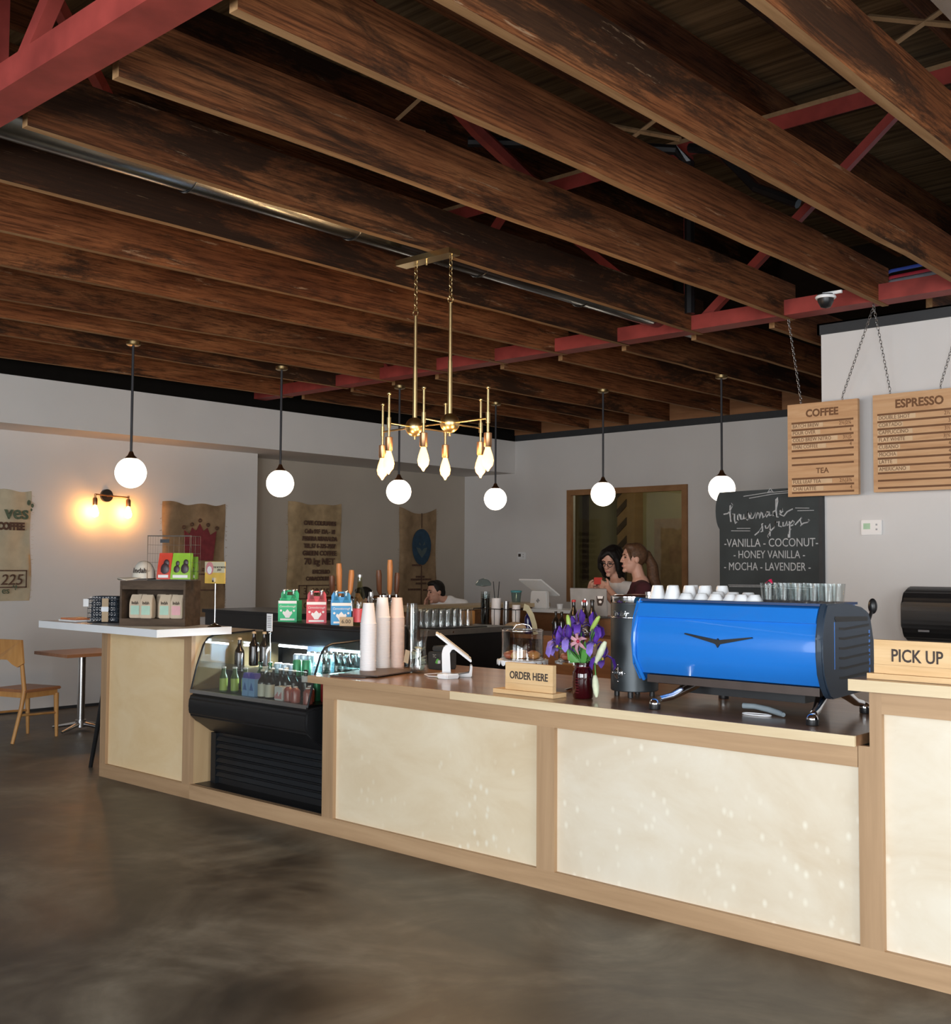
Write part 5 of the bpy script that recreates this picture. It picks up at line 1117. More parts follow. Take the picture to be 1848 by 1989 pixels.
H = [[(265, 480), (330, 470), (370, 430), (405, 350), (385, 330), (365, 360), (360, 470), (375, 590)], [(375, 560), (400, 480), (430, 480), (430, 560), (445, 615), (470, 590)],   # h
     [(500, 480), (480, 500), (478, 560), (505, 570), (520, 530), (505, 485)],   # o
     [(525, 490), (530, 560), (560, 555), (575, 490), (578, 555), (600, 545)],   # u
     [(600, 545), (640, 450), (645, 480), (655, 540), (635, 575), (615, 560)],   # s
     [(660, 530), (690, 500), (680, 470), (662, 500), (675, 550), (715, 545)],   # e
     [(715, 545), (745, 470), (755, 550), (780, 470), (800, 480), (805, 550), (835, 465), (850, 480), (860, 550), (885, 520)],   # m
     [(950, 470), (915, 465), (895, 500), (910, 535), (940, 500), (950, 465), (955, 520), (985, 510)],   # a
     [(1040, 450), (1005, 470), (1000, 520), (1030, 520), (1050, 440), (1075, 330), (1070, 275), (1050, 300), (1050, 450), (1060, 540), (1085, 540)],   # d
     [(1100, 500), (1150, 460), (1140, 425), (1110, 450), (1115, 510), (1160, 530), (1210, 470), (1290, 435)]]   # e
Sy = [[(735, 780), (800, 730), (870, 620), (840, 630), (850, 680), (850, 730), (825, 735)], [(890, 650), (900, 690), (930, 685), (960, 630), (965, 700), (960, 790), (945, 825), (925, 800), (950, 740), (1020, 680)],
      [(1020, 680), (1048, 590), (1062, 612), (1092, 600), (1086, 660), (1130, 672)], [(1150, 610), (1150, 665), (1180, 660), (1205, 600), (1210, 660), (1235, 640)], [(1240, 600), (1245, 700), (1240, 820), (1225, 820), (1225, 770), (1260, 700)], [(1245, 640), (1290, 590), (1310, 610), (1295, 650), (1260, 660)],
      [(1320, 650), (1370, 600), (1420, 550), (1395, 590), (1410, 640), (1390, 665), (1440, 630), (1500, 620), (1525, 590), (1505, 585)]]
strokes(H+Sy, .0062, 'chalk_script')
for t_, x, y, sz, sx in (('-VANILLA - COCONUT-', 955, 890, .098, .82), ('- HONEY VANILLA -', 935, 1050, .092, .8), ('- MOCHA - LAVENDER -', 900, 1215, .095, .78)):
    p = ck(x, y); text('lettering', t_, sz, p, m_chalkw, cb_, sx=sx)
for t_, x, y in (('OUT OF', 460, 1645), ('ALT', 1050, 1640)): text('lettering', t_, .07, ck(x, y), m_chalkw, cb_, shear=.15)
# paper towel dispenser
tdz = thing('towel_dispenser', (-3.0, 8.4, 1.03), 'rounded black paper towel dispenser on the white wall at right edge', 'dispenser')
b = B(); q = []
for k in range(14):
    z = 1.035+.42*k/13; f = 1-abs(2*k/13-1)**3.0; q.append((8.545-.1-.13*f**.5, z))
pol = [(8.549, 1.035)]+q+[(8.549, 1.455)]
B().prism(pol, 'YZ', -3.26, -2.86).bevel(.03, 3).build('cover', m_black, tdz, smooth=35)
B().box(-3.13, -3.05, 8.31, 8.318, 1.125, 1.14).build('name_plate', M('grey_plate', (.2, .2, .21), .4), tdz)

# ============================================================ LEFT SEATING
tb = thing('cafe_table', (-10.02, 5.42, 0), 'square wooden cafe table with steel pole beside the left wall', 'table')
B().box(-10.34, -9.70, 5.10, 5.74, .72, .75).build('table_top', m_table, tb)
B().cyl((-10.02, 5.42, .07), (-10.02, 5.42, .72), .036, n=20).build('pole', m_steel, tb, smooth=40)
B().cyl((-10.02, 5.42, .03), (-10.02, 5.42, .1), .05, n=20).build('hub', m_steel, tb, smooth=40)
for i in range(4):
    a = i*pi/2+.5; B().tube([(-10.02+.04*cos(a), 5.42+.04*sin(a), .06), (-10.02+.3*cos(a), 5.42+.3*sin(a), .018)], [.022, .012], 8).build('foot', m_steel, tb, smooth=60)
cr = thing('cafe_chair', (0, 0, 0), 'honey wooden chair with solid curved back at the far left', 'chair')
B().box(-.21, .21, -.2, .22, .435, .462).bevel(.008).build('seat', m_table, cr)
B().box(-.19, .19, -.17, .19, .385, .435).build('seat_frame', m_chair, cr)
q = [(-.21, .70), (-.21, .91), (.21, .91), (.21, .70), (.15, .665), (.10, .69), (.05, .73), (-.05, .73), (-.10, .69), (-.15, .665)]
b = B(); A = []
for yy in (-.235, -.215): A.append([b.bm.verts.new((x, yy-.12*(z-.66)-.06*(1-(x/.21)**2)*.5, z)) for x, z in q])
b.skin(A).build('backrest', m_chair, cr)
for s in (-1, 1):
    B().tube([(s*.18, -.31, 0), (s*.18, -.22, .3), (s*.18, -.19, .46), (s*.17, -.215, .7), (s*.17, -.235, .80)], [.016, .019, .021, .018, .014], 8).build('leg', m_chair, cr, smooth=60)
    B().tube([(s*.18, .2, 0), (s*.18, .185, .4)], [.015, .024], 8).build('leg', m_chair, cr, smooth=60)
    B().cyl((s*.18, -.22, .24), (s*.18, .19, .22), .011).build('stretcher', m_chair, cr, smooth=60)
cr.location = (-9.93, 4.83, 0); cr.rotation_euler = (0, 0, .30)

# ============================================================ THE BAR BEHIND
bl = thing('bar_counter', (-8.4, 8.7, 0), 'tan topped brown bar in front of the seated man', 'counter', 'bar counters at the back')
B().box(-8.66, -8.2, 7.2, 10.34, 1.115, 1.16).build('bar_top', m_bartop, bl)
B().box(-8.6, -8.24, 7.25, 10.3, 0, 1.114).build('carcass', m_cabin, bl)
for i in range(4): B().box(-8.24, -8.225, 7.3+i*.74, 7.98+i*.74, .12, 1.08).build('panel', m_cabin, bl)
bk = thing('bar_counter', (-6.2, 10.1, 0), 'white topped brown bar with round knobs below the interior window', 'counter', 'bar counters at the back')
B().box(-8.19, -4.1, 9.9, 10.36, 1.065, 1.1).build('bar_top', m_white, bk)
B().box(-8.18, -4.1, 9.96, 10.3, 0, 1.064).build('carcass', m_cabin, bk)
for i in range(7):
    x = -8.1+i*.57
    d = B().box(x, x+.53, 9.942, 9.96, .84, 1.04).build('drawer', m_cabin, bk); B().sph((x+.265, 9.93, .95), .018).build('knob', m_steel, d, smooth=60)
    d = B().box(x, x+.53, 9.942, 9.96, .1, .82).build('door', m_cabin, bk); B().sph((x+.47, 9.93, .74), .018).build('knob', m_steel, d, smooth=60)
o = thing('freezer_chest', (-7.6, 5.85, 0), 'low black chest cabinet behind the white topped cabinet', 'cabinet')
B().box(-8.25, -6.98, 5.6, 6.2, 0, 1.175).build('chest_body', m_black, o); B().box(-8.27, -6.96, 5.58, 6.22, 1.176, 1.205).build('lid', m_bmetal, o)
kg = thing('keg_fridge', (-6.55, 6.3, 0), 'black keg fridge with steel top carrying the taps', 'fridge')
B().box(-6.93, -6.21, 5.38, 7.28, 0, 1.035).build('fridge_body', m_black, kg)
B().box(-6.95, -6.19, 5.36, 7.30, 1.036, 1.08).build('steel_top', M('dull_steel', (.3, .29, .27), .4, .8), kg)
for y in (5.9, 6.55, 7.15): B().cyl((-6.19, y, 1.058), (-6.186, y, 1.058), .008).build('screw_head', m_chrome, kg)
def tap(x, y, lab, cols):
    t = thing('tap_tower', (x, y, 1.081), lab, 'beer tap', 'draught tap towers')
    B().lathe([(.045, 1.081), (.045, 1.095), (.03, 1.1), (.03, 1.36), (.02, 1.37)], (x, y, 0), n=20).build('column', m_chrome, t, smooth=40)
    B().cyl((x-.02, y-.13, 1.33), (x+.02, y+.13, 1.33), .028).build('cross_pipe', m_chrome, t, smooth=40)
    B().lathe([(.012, 1.2), (.018, 1.22), (.018, 1.385), (.008, 1.39)], (x+.03, y-.16, 0), n=12).build('side_pipe', m_chrome, t, smooth=40)
    for i, (dy, c, h, ln) in enumerate(cols):
        f = B().cyl((x+.0, y+dy, 1.33), (x+.1, y+dy, 1.33), .014).cyl((x+.09, y+dy, 1.335), (x+.1, y+dy, 1.25), .01).cyl((x+.07, y+dy, 1.33), (x+.07, y+dy, 1.375), .008).build('faucet', m_chrome, t, smooth=50)
        B().tube([(x+.07, y+dy, 1.365), (x+.07+ln*.2, y+dy-ln, 1.40), (x+.075+ln*.6, y+dy-ln*2, 1.365+h*.8), (x+.075+ln*.6, y+dy-ln*2.2, 1.365+h)], [.011, .02, .023, .018], 10).build('tap_handle', c, f, smooth=60)
tap(-6.4, 5.98, 'chrome tap tower with dark and light wooden handles behind the paper cups', [(-.1, m_tapd, .19, .015), (.0, m_tapl, .27, .004), (.07, m_tapd, .17, -.002)])
tap(-6.42, 5.52, 'chrome tap tower with light wooden handles behind the blue soda pack', [(-.1, m_tapd, .15, .01), (-.03, m_tapl, .24, .012), (.06, m_tapl, .19, -.01)])
o = B().box(-6.62, -6.24, 6.42, 7.02, 1.081, 1.087).build('bar_mat', m_black); tag(o, 'black bar mat under the upturned glasses', 'mat')
pg = B().lathe([(.03, .15), (.034, .14), (.042, 0), (.039, 0), (.031, .135), (.001, .142)], n=18, cap=False).build('pint_glass', m_glass, smooth=40)
for i in range(14):
    o = pg if i == 0 else pg.copy()
    if i: COL.objects.link(o)
    o.location = (-6.56+.14*(i//7)+.006*(i % 2), 6.47+.083*(i % 7), 1.088); tag(o, 'upturned pint glass on the bar mat, %s row, %s from left' % (('back', 'front')[i//7], ORDS[i % 7]), 'glass', 'upturned pint glasses')
tag(B().box(-6.6, -6.585, 7.08, 7.25, 1.081, 1.2).bevel(.006).build('cutting_board', m_chair), 'small wooden board standing behind the pint glasses', 'board')
# prep counter with cups, bottles and bread
pc = thing('prep_counter', (-6.1, 7.75, 0), 'dark prep counter behind the cake stands', 'counter')
B().box(-6.97, -5.56, 7.5, 8.0, 0, .965).build('carcass', M('very_dark_cabinet', (.02, .012, .01), .6), pc); B().box(-6.99, -5.55, 7.48, 8.02, .966, 1.0).build('counter_top', m_cabin, pc)
ra = thing('cup_rack', (-6.6, 7.62, 1.0), 'black wire rack holding stacks of plastic cups', 'rack'); b = B()
for z in (1.06, 1.205):
    b.tube([(-6.86, 7.53, z), (-6.36, 7.53, z), (-6.36, 7.72, z), (-6.86, 7.72, z)], .004, 6, True)
for x in (-6.86, -6.74, -6.61, -6.48, -6.36):
    for y in (7.53, 7.72): b.cyl((x, y, 1.001), (x, y, 1.205), .003, n=6)
b.build('wire_frame', m_bmetal, ra)
def stack(x, y, n, r, m, nm, h=.13, p=.011, z=1.002):
    c = B().lathe([(r*.72, 0), (r*.74, 0), (r, h), (r+.003, h), (r+.003, h+.003), (r-.003, h), (r*.7, .004), (.001, .004)], n=16, cap=False).build('drink_cup', m, smooth=40)
    c.location = (x, y, z); tag(c, 'cup in the %s on the prep counter' % nm, 'cup', nm)
    for i in range(1, n):
        d = c.copy(); COL.objects.link(d); d.location = (x+i*.0004, y, z+i*p)
stack(-6.80, 7.62, 12, .043, m_glass, 'tall clear cup stack at the rack left end', .13, .02); stack(-6.67, 7.62, 16, .043, m_cup, 'white cup stack with straws'); stack(-6.55, 7.62, 14, .026, m_steel, 'slim shiny cup stack', .1, .013); stack(-6.43, 7.62, 11, .036, m_cup, 'short white cup stack')
tag(B().lathe([(.001, 0), (.07, .01), (.075, .03), (.05, .06), (.012, .075)], (-6.84, 7.64, 1.40), n=18).build('plastic_dome', m_bottle, smooth=50), 'clear domed lid resting on the tall cup stack', 'lid')
for i, dx in enumerate((-.01, .02)):
    tag(B().cyl((-6.67+dx, 7.62, 1.25), (-6.66+dx*2.4, 7.60, 1.45), .0035, n=6).build('straw', m_bmetal), 'black straw in the white cup stack, %s one' % ('left', 'right')[i], 'straw', 'black straws')
place(bottle('', .235, .034, mk('cobalt_glass', (.015, .012, .09), rough=.1), mk('cobalt_cap', (.03, .02, .12)), None, .33, name='cobalt_bottle'), [(-6.24, 7.56, 1.002)], ['cobalt blue bottle on the prep counter'], 'bottles on the prep counter')
place(bottle('', .2, .03, m_dkbot, m_dkbot, None, .35, name='glass_bottle'), [(-5.98, 7.62, 1.002), (-5.9, 7.6, 1.002)], ['dark bottle left of the irises on the prep counter, %s of two' % o for o in ('left', 'right')], 'bottles on the prep counter')
tag(B().blade([(-6.25, 7.51, 1.235), (-6.2, 7.50, 1.225), (-6.15, 7.50, 1.16), (-6.12, 7.50, 1.08), (-6.105, 7.50, 1.003)], [.03]*5, .001, (.8, -.1, .5)).build('receipt_strip', mk('pale_yellow_paper', (.7, .66, .45))), 'long curling pale yellow receipt strip on the prep counter', 'paper')
tag(B().sph((-6.36, 7.53, 1.05), .1, 1.3, .5, .5).build('bread_bag', m_kraft, smooth=60), 'rounded kraft bread bag on the prep counter', 'bag')
for i, (x, y) in enumerate(((-6.58, 7.50), (-6.66, 7.51), (-6.52, 7.515))):
    tag(B().sph((x, y, 1.03), .045, 1.1, .6, .68).build('bread_roll', mk('pale_bread', (.5, .32, .2), var=.2), smooth=60), 'bread roll lying before the cup rack, %s' % ('middle', 'left', 'right')[i], 'bread', 'bread rolls')
# till, container and bits on the white bar
t = thing('bar_tablet_stand', (-8.1, 10.1, 1.1), 'white tablet till seen from behind on the white bar', 'till')
B().prism([(-8.28, 1.101), (-8.02, 1.101), (-8.03, 1.30), (-8.26, 1.30)], 'XZ', 10.05, 10.11).bevel(.01).build('stand', m_wplastic, t, smooth=35)
pts = [(-8.40, 10.0, 1.425), (-8.07, 10.0, 1.425), (-7.97, 10.22, 1.245), (-8.27, 10.22, 1.245)]
B().verts(pts+[(x, y+.012, z+.014) for x, y, z in pts], [(0, 1, 2, 3), (7, 6, 5, 4), (0, 4, 5, 1), (1, 5, 6, 2), (2, 6, 7, 3), (3, 7, 4, 0)]).build('tablet', m_wplastic, t)
B().torus((-8.15, 10.048, 1.19), .022, .0035, (0, 1, 0), 4).torus((-8.15, 10.048, 1.19), .008, .003, (0, 1, 0), 4).build('square_mark', m_ink, t)
t = thing('clear_container', (-8.42, 9.98, 1.161), 'clear tub with teal lid beside the till on the bar', 'container')
B().lathe([(.05, 1.162), (.06, 1.28), (.058, 1.28), (.048, 1.17), (.001, 1.17)], (-8.42, 9.98, 0), n=20, cap=False).build('tub', m_bottle, t, smooth=50); B().lathe([(.064, 1.281), (.066, 1.3), (.05, 1.305)], (-8.42, 9.98, 0), n=20).build('lid', mk('teal_lid', (.1, .4, .45)), t, smooth=50)
tag(B().lathe([(.03, 0), (.036, .06), (.033, .06), (.026, .005)], (-7.83, 10.05, 1.101), n=16, cap=False).build('small_cup', m_white, smooth=40), 'small white cup right of the bar till', 'cup')
tag(B().sph((-7.6, 10.05, 1.13), .05, 1.2, .8, .6).build('sandwich', m_pastry, smooth=60), 'small sandwich on the white bar', 'food')
tag(B().box(-7.4, -7.2, 9.98, 10.12, 1.101, 1.106).build('paper_menu', m_paper), 'sheet of paper lying on the white bar', 'paper')
# station with the laptop and red capped bottles behind the flowers
st = thing('side_station', (-5.2, 7.1, 0), 'dark side station behind the flowers carrying bottles and laptop', 'counter')
B().box(-5.52, -4.85, 6.86, 7.46, 0, 1.05).build('carcass', m_cabin, st)
o = B().box(-5.5, -4.9, 7.2, 7.44, 1.051, 1.185).build('riser_box', m_cabin); tag(o, 'brown riser box under the laptop', 'box')
lp = thing('laptop', (-5.3, 7.3, 1.171), 'open silver laptop seen from behind with glowing apple shaped mark', 'laptop')
B().box(-5.56, -5.2, 7.16, 7.40, 1.171, 1.186).build('base', m_steel, lp)
B().box(-5.56, -5.2, 7.15, 7.158, 1.186, 1.405, rx=radians(4)).bevel(.004).build('lid', M('silver_lid', (.45, .44, .43), .45, .5), lp)
b = B(); b.sph((-5.425, 7.147, 1.285), .02, 1, .12, 1.05).sph((-5.408, 7.147, 1.285), .02, 1, .12, 1.05).sph((-5.411, 7.147, 1.313), .007, .6, .2, 1.2)
b.build('glowing_mark', emis('white_logo_glow', (.9, .95, 1), 1.1), lp, smooth=60)
B().prism([(-5.30, 1.36), (-5.225, 1.36), (-5.232, 1.30), (-5.25, 1.27), (-5.285, 1.27), (-5.295, 1.30)], 'XZ', 7.1465, 7.149).build('sticker', m_ink, lp)
B().prism([(-5.29, 1.345), (-5.235, 1.345), (-5.24, 1.325), (-5.285, 1.325)], 'XZ', 7.145, 7.1465).sph((-5.262, 7.146, 1.30), .014, 1, .1, .8).build('sticker_print', m_paper, lp)
lp.location = (-5.205, 7.3, 1.186)
m_rc = mk('red_cap', (.5, .04, .04))
place(bottle('', .28, .036, m_dkbot, m_rc, M('brown_label', (.12, .08, .06)), .4, name='syrup_bottle'), [(-5.30, 6.98, 1.052), (-5.205, 6.99, 1.052)], ['dark syrup bottle with red cap behind the irises, %s one' % o for o in ('left', 'right')], 'dark syrup bottles')
place(bottle('', .285, .036, m_dkbot, m_dkbot, None, .4, name='syrup_bottle'), [(-5.115, 6.97, 1.052)], ['dark syrup bottle with black cap beside the grinder'], 'dark syrup bottles')
tag(B().lathe([(.001, 0), (.02, 0), (.02, .012), (.024, .015), (.024, .03), (.001, .032)], (-3.095, 4.70, 1.4402), n=14).build('chrome_tamper', m_chrome, smooth=40), 'small chrome tamper on the machine top left corner', 'tamper')

# ============================================================ PEOPLE
def caps(b, p0, p1, r0, r1):
    p0, p1 = V(p0), V(p1); b.cyl(p0, p1, r0, r1, 12); b.sph(p0, r0, u=12, v=8); b.sph(p1, r1, u=12, v=8)
def chainc(b, P, R):
    for i in range(len(P)-1): caps(b, P[i], P[i+1], R[i], R[i+1])
def hand(b, w, d, n, side, curl):
    """palm and five bent fingers from wrist w pointing along d, palm facing n, thumb on side"""
    w, d, n = V(w), V(d).normalized(), V(n).normalized(); n = (n-d*n.dot(d)).normalized(); s = d.cross(n).normalized()*side
    caps(b, w, w+d*.02, .025, .026)
    for k in (-1, 0, 1): caps(b, w+d*.015+s*.016*k, w+d*.08+s*.026*k, .015, .014)
    for k, L in zip((-1.5, -.5, .5, 1.5), (.062, .074, .08, .07)):
        p = w+d*.083+s*.0195*k; c = curl; q = p+(d*cos(c)+n*sin(c))*L*.45; r = q+(d*cos(2*c)+n*sin(2*c))*L*.32; t = r+(d*cos(2.7*c)+n*sin(2.7*c))*L*.26
        chainc(b, [p, q, r, t], [.0098, .009, .0085, .0075])
    p = w+d*.022+s*.026; q = p+(d*.6+s*.75+n*.3).normalized()*.04; r = q+(d*.9+s*.1+n*.5).normalized()*.032
    chainc(b, [p, q, r], [.014, .011, .009])
def rem(o, vox, it=4):
    m = o.modifiers.new('remesh', 'REMESH'); m.mode = 'VOXEL'; m.voxel_size = vox; m.use_smooth_shade = True
    s = o.modifiers.new('smooth', 'SMOOTH'); s.factor = .5; s.iterations = it; return o
def person(lab, hc, face, pitch, roll, nb, pel, sw, arms, legs, shirt, sleeve, trousers, hair, hairm, specs=False, collar=-.042):
    hc, nb, pel = V(hc), V(nb), V(pel); f0 = V((face[0], face[1], 0)).normalized()
    h = (f0*cos(pitch)+V((0, 0, 1))*sin(pitch)).normalized(); s = h.cross(V((0, 0, 1))).normalized(); u = s.cross(h); s, u = (s*cos(roll)+u*sin(roll)), (u*cos(roll)-s*sin(roll))
    R = MX((s, h, u)).transposed(); P = lambda a, b_, c: hc+s*a+h*b_+u*c
    root = thing('person', (pel.x, pel.y, 0), lab, 'person')
    bf = V((nb.x-pel.x, nb.y-pel.y, 0)); fb = f0 if len(arms) == 0 else V(arms[0][3]); sd = fb.cross(V((0, 0, 1))).normalized()
    sh = [nb+sd*sw*q+V((0, 0, -.055)) for q in (-1, 1)]; hip = [pel+sd*.085*q for q in (-1, 1)]
    b = B()
    b.sph(P(0, 0, .022), 1, .074, .094, .1, 20, 14, R).sph(P(0, .022, -.05), 1, .058, .068, .082, 18, 12, R).sph(P(0, .075, -.11), .024, 1, .8, .8, 12, 8, R)
    chainc(b, [P(0, .093, .012), P(0, .106, -.022), P(0, .108, -.034)], [.007, .0095, .0115])
    for q in (-1, 1):
        b.sph(P(.073*q, -.008, -.012), 1, .011, .022, .033, 12, 8, R); b.sph(P(.034*q, .05, -.036), .024, u=12, v=8)
        b.sph(P(.012*q, .1, -.036), .009)
    caps(b, P(-.04, .078, .028), P(.04, .078, .028), .013, .013); caps(b, P(-.014, .086, -.073), P(.014, .086, -.073), .011, .011)
    mid = (nb+pel)/2
    caps(b, P(0, -.022, -.06), nb, .05, .058); caps(b, nb, mid+V((0, 0, .08)), .075, .115); caps(b, mid+V((0, 0, .08)), pel, .115, .12)
    for i in (0, 1):
        caps(b, nb+V((0, 0, -.03)), sh[i], .055, .052)
        e, w_, hd = V(arms[i][0]), V(arms[i][1]), arms[i][2]
        caps(b, sh[i], e, .047, .036); caps(b, e, w_, .037, .025); hand(b, w_, hd[0], hd[1], hd[2], hd[3])
        k, a = V(legs[i][0]), V(legs[i][1]); caps(b, hip[i], k, .085, .055); caps(b, k, a, .056, .036); caps(b, a, a+fb*.14+V((0, 0, -.035)), .036, .028)
    rem(b.build('body', m_skin, root), .0058, 3)
    # clothes follow the body a little outside it
    b = B(); caps(b, nb+V((0, 0, collar)), mid+V((0, 0, .08)), .09, .128); caps(b, mid+V((0, 0, .08)), pel+V((0, 0, -.02)), .128, .135)
    for i in (0, 1):
        caps(b, nb+V((0, 0, collar+.004)), sh[i]+V((0, 0, .03+collar*.6)), .069, .068); e, w_ = V(arms[i][0]), V(arms[i][1])
        if sleeve <= 1: caps(b, sh[i], sh[i].lerp(e, sleeve), .06, .054)
        else: caps(b, sh[i], e, .06, .05); caps(b, e, e.lerp(w_, sleeve-1), .05, .042)
    rem(b.build('shirt', shirt, root), .011, 6)
    b = B(); caps(b, pel+V((0, 0, .04)), pel+V((0, 0, -.04)), .132, .135)
    for i in (0, 1): k, a = V(legs[i][0]), V(legs[i][1]); caps(b, hip[i], k, .1, .072); caps(b, k, a+V((0, 0, .03)), .072, .055)
    rem(b.build('trousers', trousers, root), .012, 5)
    for i in (0, 1):
        a = V(legs[i][1]); b = B(); caps(b, a+V((0, 0, -.02)), a+fb*.15+V((0, 0, -.03)), .044, .036); rem(b.build('shoe', m_black, root), .01)
    for q in (-1, 1):
        B().sph(P(.03*q, .083, .002), 1, .014, .009, .008, 12, 8, R).build('eye', m_eye, root, smooth=60)
        B().tube([P(.012*q, .094, .022), P(.03*q, .094, .027), P(.05*q, .08, .02)], [.0035, .0045, .002], 6).build('eyebrow', hairm, root, smooth=60)
    B().sph(P(0, .0945, -.0685), 1, .02, .006, .0045, 12, 7, R).sph(P(0, .094, -.077), 1, .016, .006, .005, 12, 7, R).build('lips', m_lip, root, smooth=60)
    b = B(); b.sph(P(0, -.022, .036), 1, .085, .098, .1, 20, 14, R)
    if hair == 'short':
        b.sph(P(0, .03, .1), 1, .066, .06, .036, 16, 10, R); b.sph(P(0, -.06, -.01), 1, .076, .055, .08, 16, 10, R)
        for q in (-1, 1): b.sph(P(.07*q, -.005, .02), 1, .012, .03, .04, 10, 8, R)
    if hair == 'bob':
        b.sph(P(0, -.05, .03), 1, .095, .085, .105, 18, 12, R)
        for q in (-1, 1):
            for j, (y_, z_) in enumerate(((.045, -.1), (.02, -.15), (-.02, -.19), (-.06, -.2), (-.09, -.17))):
                chainc(b, [P(.05*q, y_*.8, .085), P(.085*q, y_*.9, .02), P(.09*q, y_, -.06), P((.085-.006*j)*q, y_*.9, z_)], [.03, .03, .028, .015])
        for y_, x_ in ((-.09, .03), (-.095, -.03), (-.1, 0)): chainc(b, [P(x_, y_, .05), P(x_*1.3, y_-.01, -.08), P(x_*1.5, y_, -.19)], [.045, .045, .02])
        chainc(b, [P(-.005, .06, .1), P(.05, .082, .06), P(.075, .06, .0)], [.022, .02, .012]); chainc(b, [P(-.02, .06, .1), P(-.06, .07, .06), P(-.078, .055, .0)], [.02, .016, .01])
    if hair == 'ponytail':
        b.sph(P(0, -.05, .03), 1, .084, .075, .095, 18, 12, R); b.sph(P(0, .028, .096), 1, .062, .06, .032, 16, 10, R)
        chainc(b, [P(-.03, .07, .085), P(-.066, .06, .03), P(-.072, .045, -.03)], [.014, .012, .005]); chainc(b, [P(.03, .07, .085), P(.066, .06, .03), P(.072, .045, -.03)], [.014, .012, .005])
        b.sph(P(0, -.125, .04), .036)
        chainc(b, [P(0, -.13, .03), P(0, -.175, -.06), P(.01, -.19, -.16), P(.0, -.22, -.26), P(-.01, -.26, -.35), P(-.01, -.29, -.41)], [.036, .05, .055, .052, .038, .01])
    rem(b.build('hair', hairm, root), .009, 3)
    if specs:
        b = B()
        for q in (-1, 1): b.tube([P(.034*q+.026*cos(t), .107-.012*abs(cos(t)), -.002+.02*sin(t)) for t in [i*pi/8 for i in range(16)]], .0028, 6, True); b.tube([P(.06*q, .095, .004), P(.078*q, .0, .004)], .0026, 6)
        b.tube([P(-.009, .11, .003), P(.009, .11, .003)], .0026, 6); b.build('glasses', m_black, root, smooth=60)
    return root
LG = lambda p, f, dz=0: [((p[0]+s_*.09*f[1], p[1]-s_*.09*f[0], .48), (p[0]+s_*.09*f[1], p[1]-s_*.09*f[0], .085)) for s_ in (-1, 1)]
# woman with glasses, standing
fB = V((.28, -.96, 0))
person('person in white shirt with dark bob and glasses looking down, behind the laptop', (-5.85, 8.26, 1.645), (.12, -1), radians(-20), radians(6), (-5.83, 8.33, 1.44), (-5.82, 8.38, .95), .15,
       [((-5.62, 8.28, 1.16), (-5.66, 8.06, 1.14), ((-.5, -.6, .0), (0, 0, -1), 1, .4), fB), ((-6.04, 8.14, 1.18), (-5.83, 7.90, 1.385), ((.8, -.45, .4), (.3, .8, .1), 1, .6), fB)],
       [((-5.73, 8.40, .5), (-5.73, 8.42, .085)), ((-5.9, 8.38, .5), (-5.9, 8.40, .085))], m_shirtw, .55, m_jeans, 'bob', m_hairb, True)
fC = V((-.72, -.69, 0))
person('person in maroon shirt with brown ponytail turned left, behind the grinder', (-5.455, 8.03, 1.665), (-.6, -.8), radians(3), 0, (-5.41, 8.07, 1.455), (-5.38, 8.10, .95), .16,
       [((-5.34, 7.80, 1.19), (-5.555, 7.81, 1.40), ((-.8, -.1, .4), (-.2, .8, .1), -1, .5), fC), ((-5.60, 8.08, 1.2), (-5.70, 7.90, 1.395), ((-.2, -.8, .5), (.6, -.2, .1), 1, .6), fC)],
       [((-5.44, 8.14, .5), (-5.44, 8.15, .085)), ((-5.31, 8.02, .5), (-5.3, 8.04, .085))], m_maroon, 1.1, m_jeans, 'ponytail', m_hairbr)
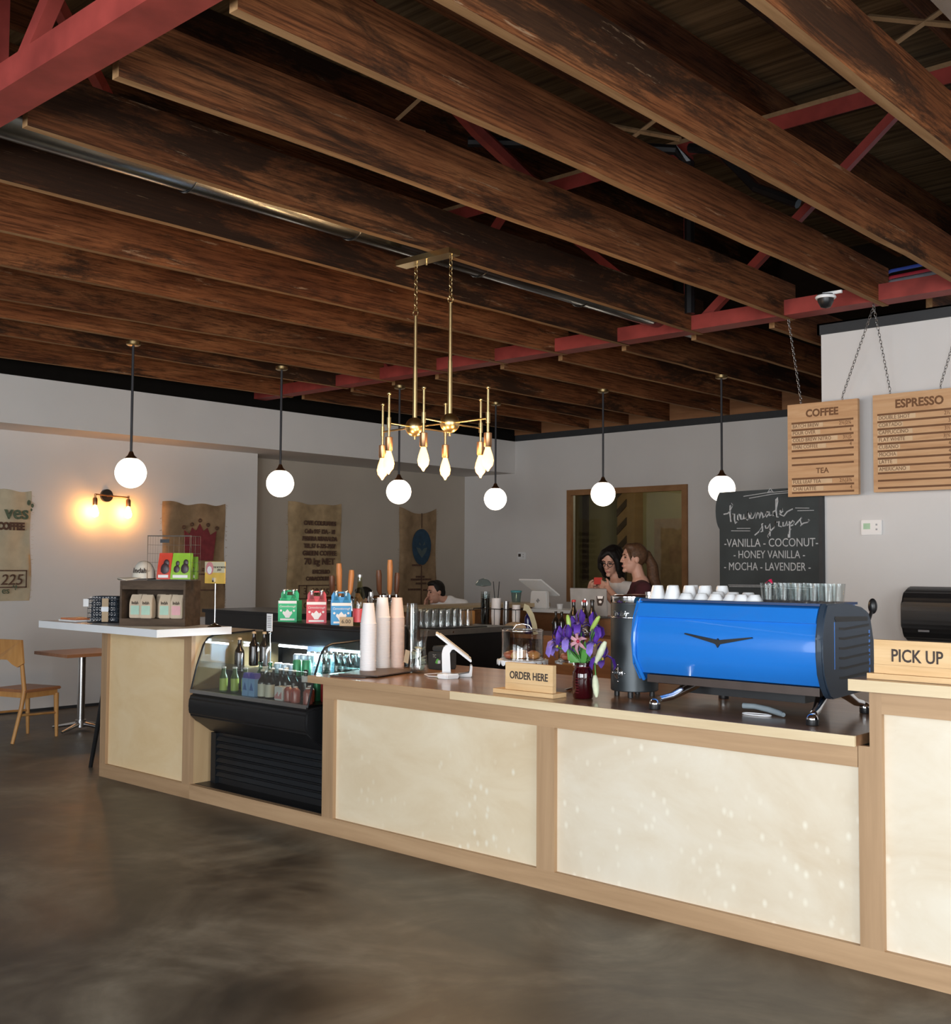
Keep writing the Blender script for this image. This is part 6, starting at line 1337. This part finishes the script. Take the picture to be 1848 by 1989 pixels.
ph = B().box(-5.69, -5.62, 7.785, 7.795, 1.435, 1.50, rz=radians(35), rx=radians(-25)).bevel(.003).build('mobile_phone', mk('red_phone', (.45, .05, .04), rough=.3)); tag(ph, 'small red phone held between the two standing people', 'phone')
# seated man leaning on his hand, on a bar stool
def stool(x, y, z, lab):
    t = thing('bar_stool', (x, y, 0), lab, 'stool', 'bar stools'); B().lathe([(.15, z-.04), (.17, z-.03), (.17, z), (.14, z+.004)], (x, y, 0), n=20).build('seat', m_table, t, smooth=40)
    for i in range(4): a = i*pi/2+pi/4; B().cyl((x+.12*cos(a), y+.12*sin(a), z-.04), (x+.2*cos(a), y+.2*sin(a), 0), .014).build('leg', m_black, t, smooth=60)
    B().torus((x, y, .25), .175, .009).build('foot_ring', m_black, t, smooth=60)
fA = V((.55, -.83, 0))
stool(-8.95, 9.42, .66, 'bar stool under the seated man in white')
person('person in white shirt seated at the bar resting cheek on hand', (-9.02, 9.25, 1.285), (-.3, -.95), radians(-6), radians(-6), (-8.93, 9.39, 1.165), (-8.95, 9.44, .74), .165,
       [((-8.74, 9.18, .95), (-8.80, 9.0, 1.0), ((-.6, -.4, .0), (0, 0, -1), 1, .25), fA), ((-9.1, 9.06, .93), (-9.105, 9.165, 1.10), ((.12, .06, 1), (.95, .3, 0), -1, .35), fA)],
       [((-8.83, 9.14, .66), (-8.86, 9.12, .24)), ((-8.74, 9.3, .66), (-8.76, 9.28, .24))], m_shirtw, 1.6, m_jeans, 'short', m_hairb, collar=-.01)
stool(-9.55, 8.72, .62, 'bar stool under the dark haired person hidden by the soda bottle')
person('dark haired person seated beyond the bar, mostly hidden behind the tall soda bottle', (-9.56, 8.62, 1.205), (-.5, -.85), radians(-10), 0, (-9.55, 8.70, 1.0), (-9.55, 8.74, .70), .16,
       [((-9.62, 8.45, .82), (-9.4, 8.4, .85), ((.6, -.2, .0), (0, 0, -1), 1, .25), fA), ((-9.36, 8.6, .82), (-9.2, 8.5, .85), ((.5, -.6, .0), (0, 0, -1), -1, .25), fA)],
       [((-9.43, 8.44, .62), (-9.45, 8.42, .2)), ((-9.34, 8.56, .62), (-9.35, 8.55, .2))], m_black, 1.6, m_jeans, 'short', m_hairb)
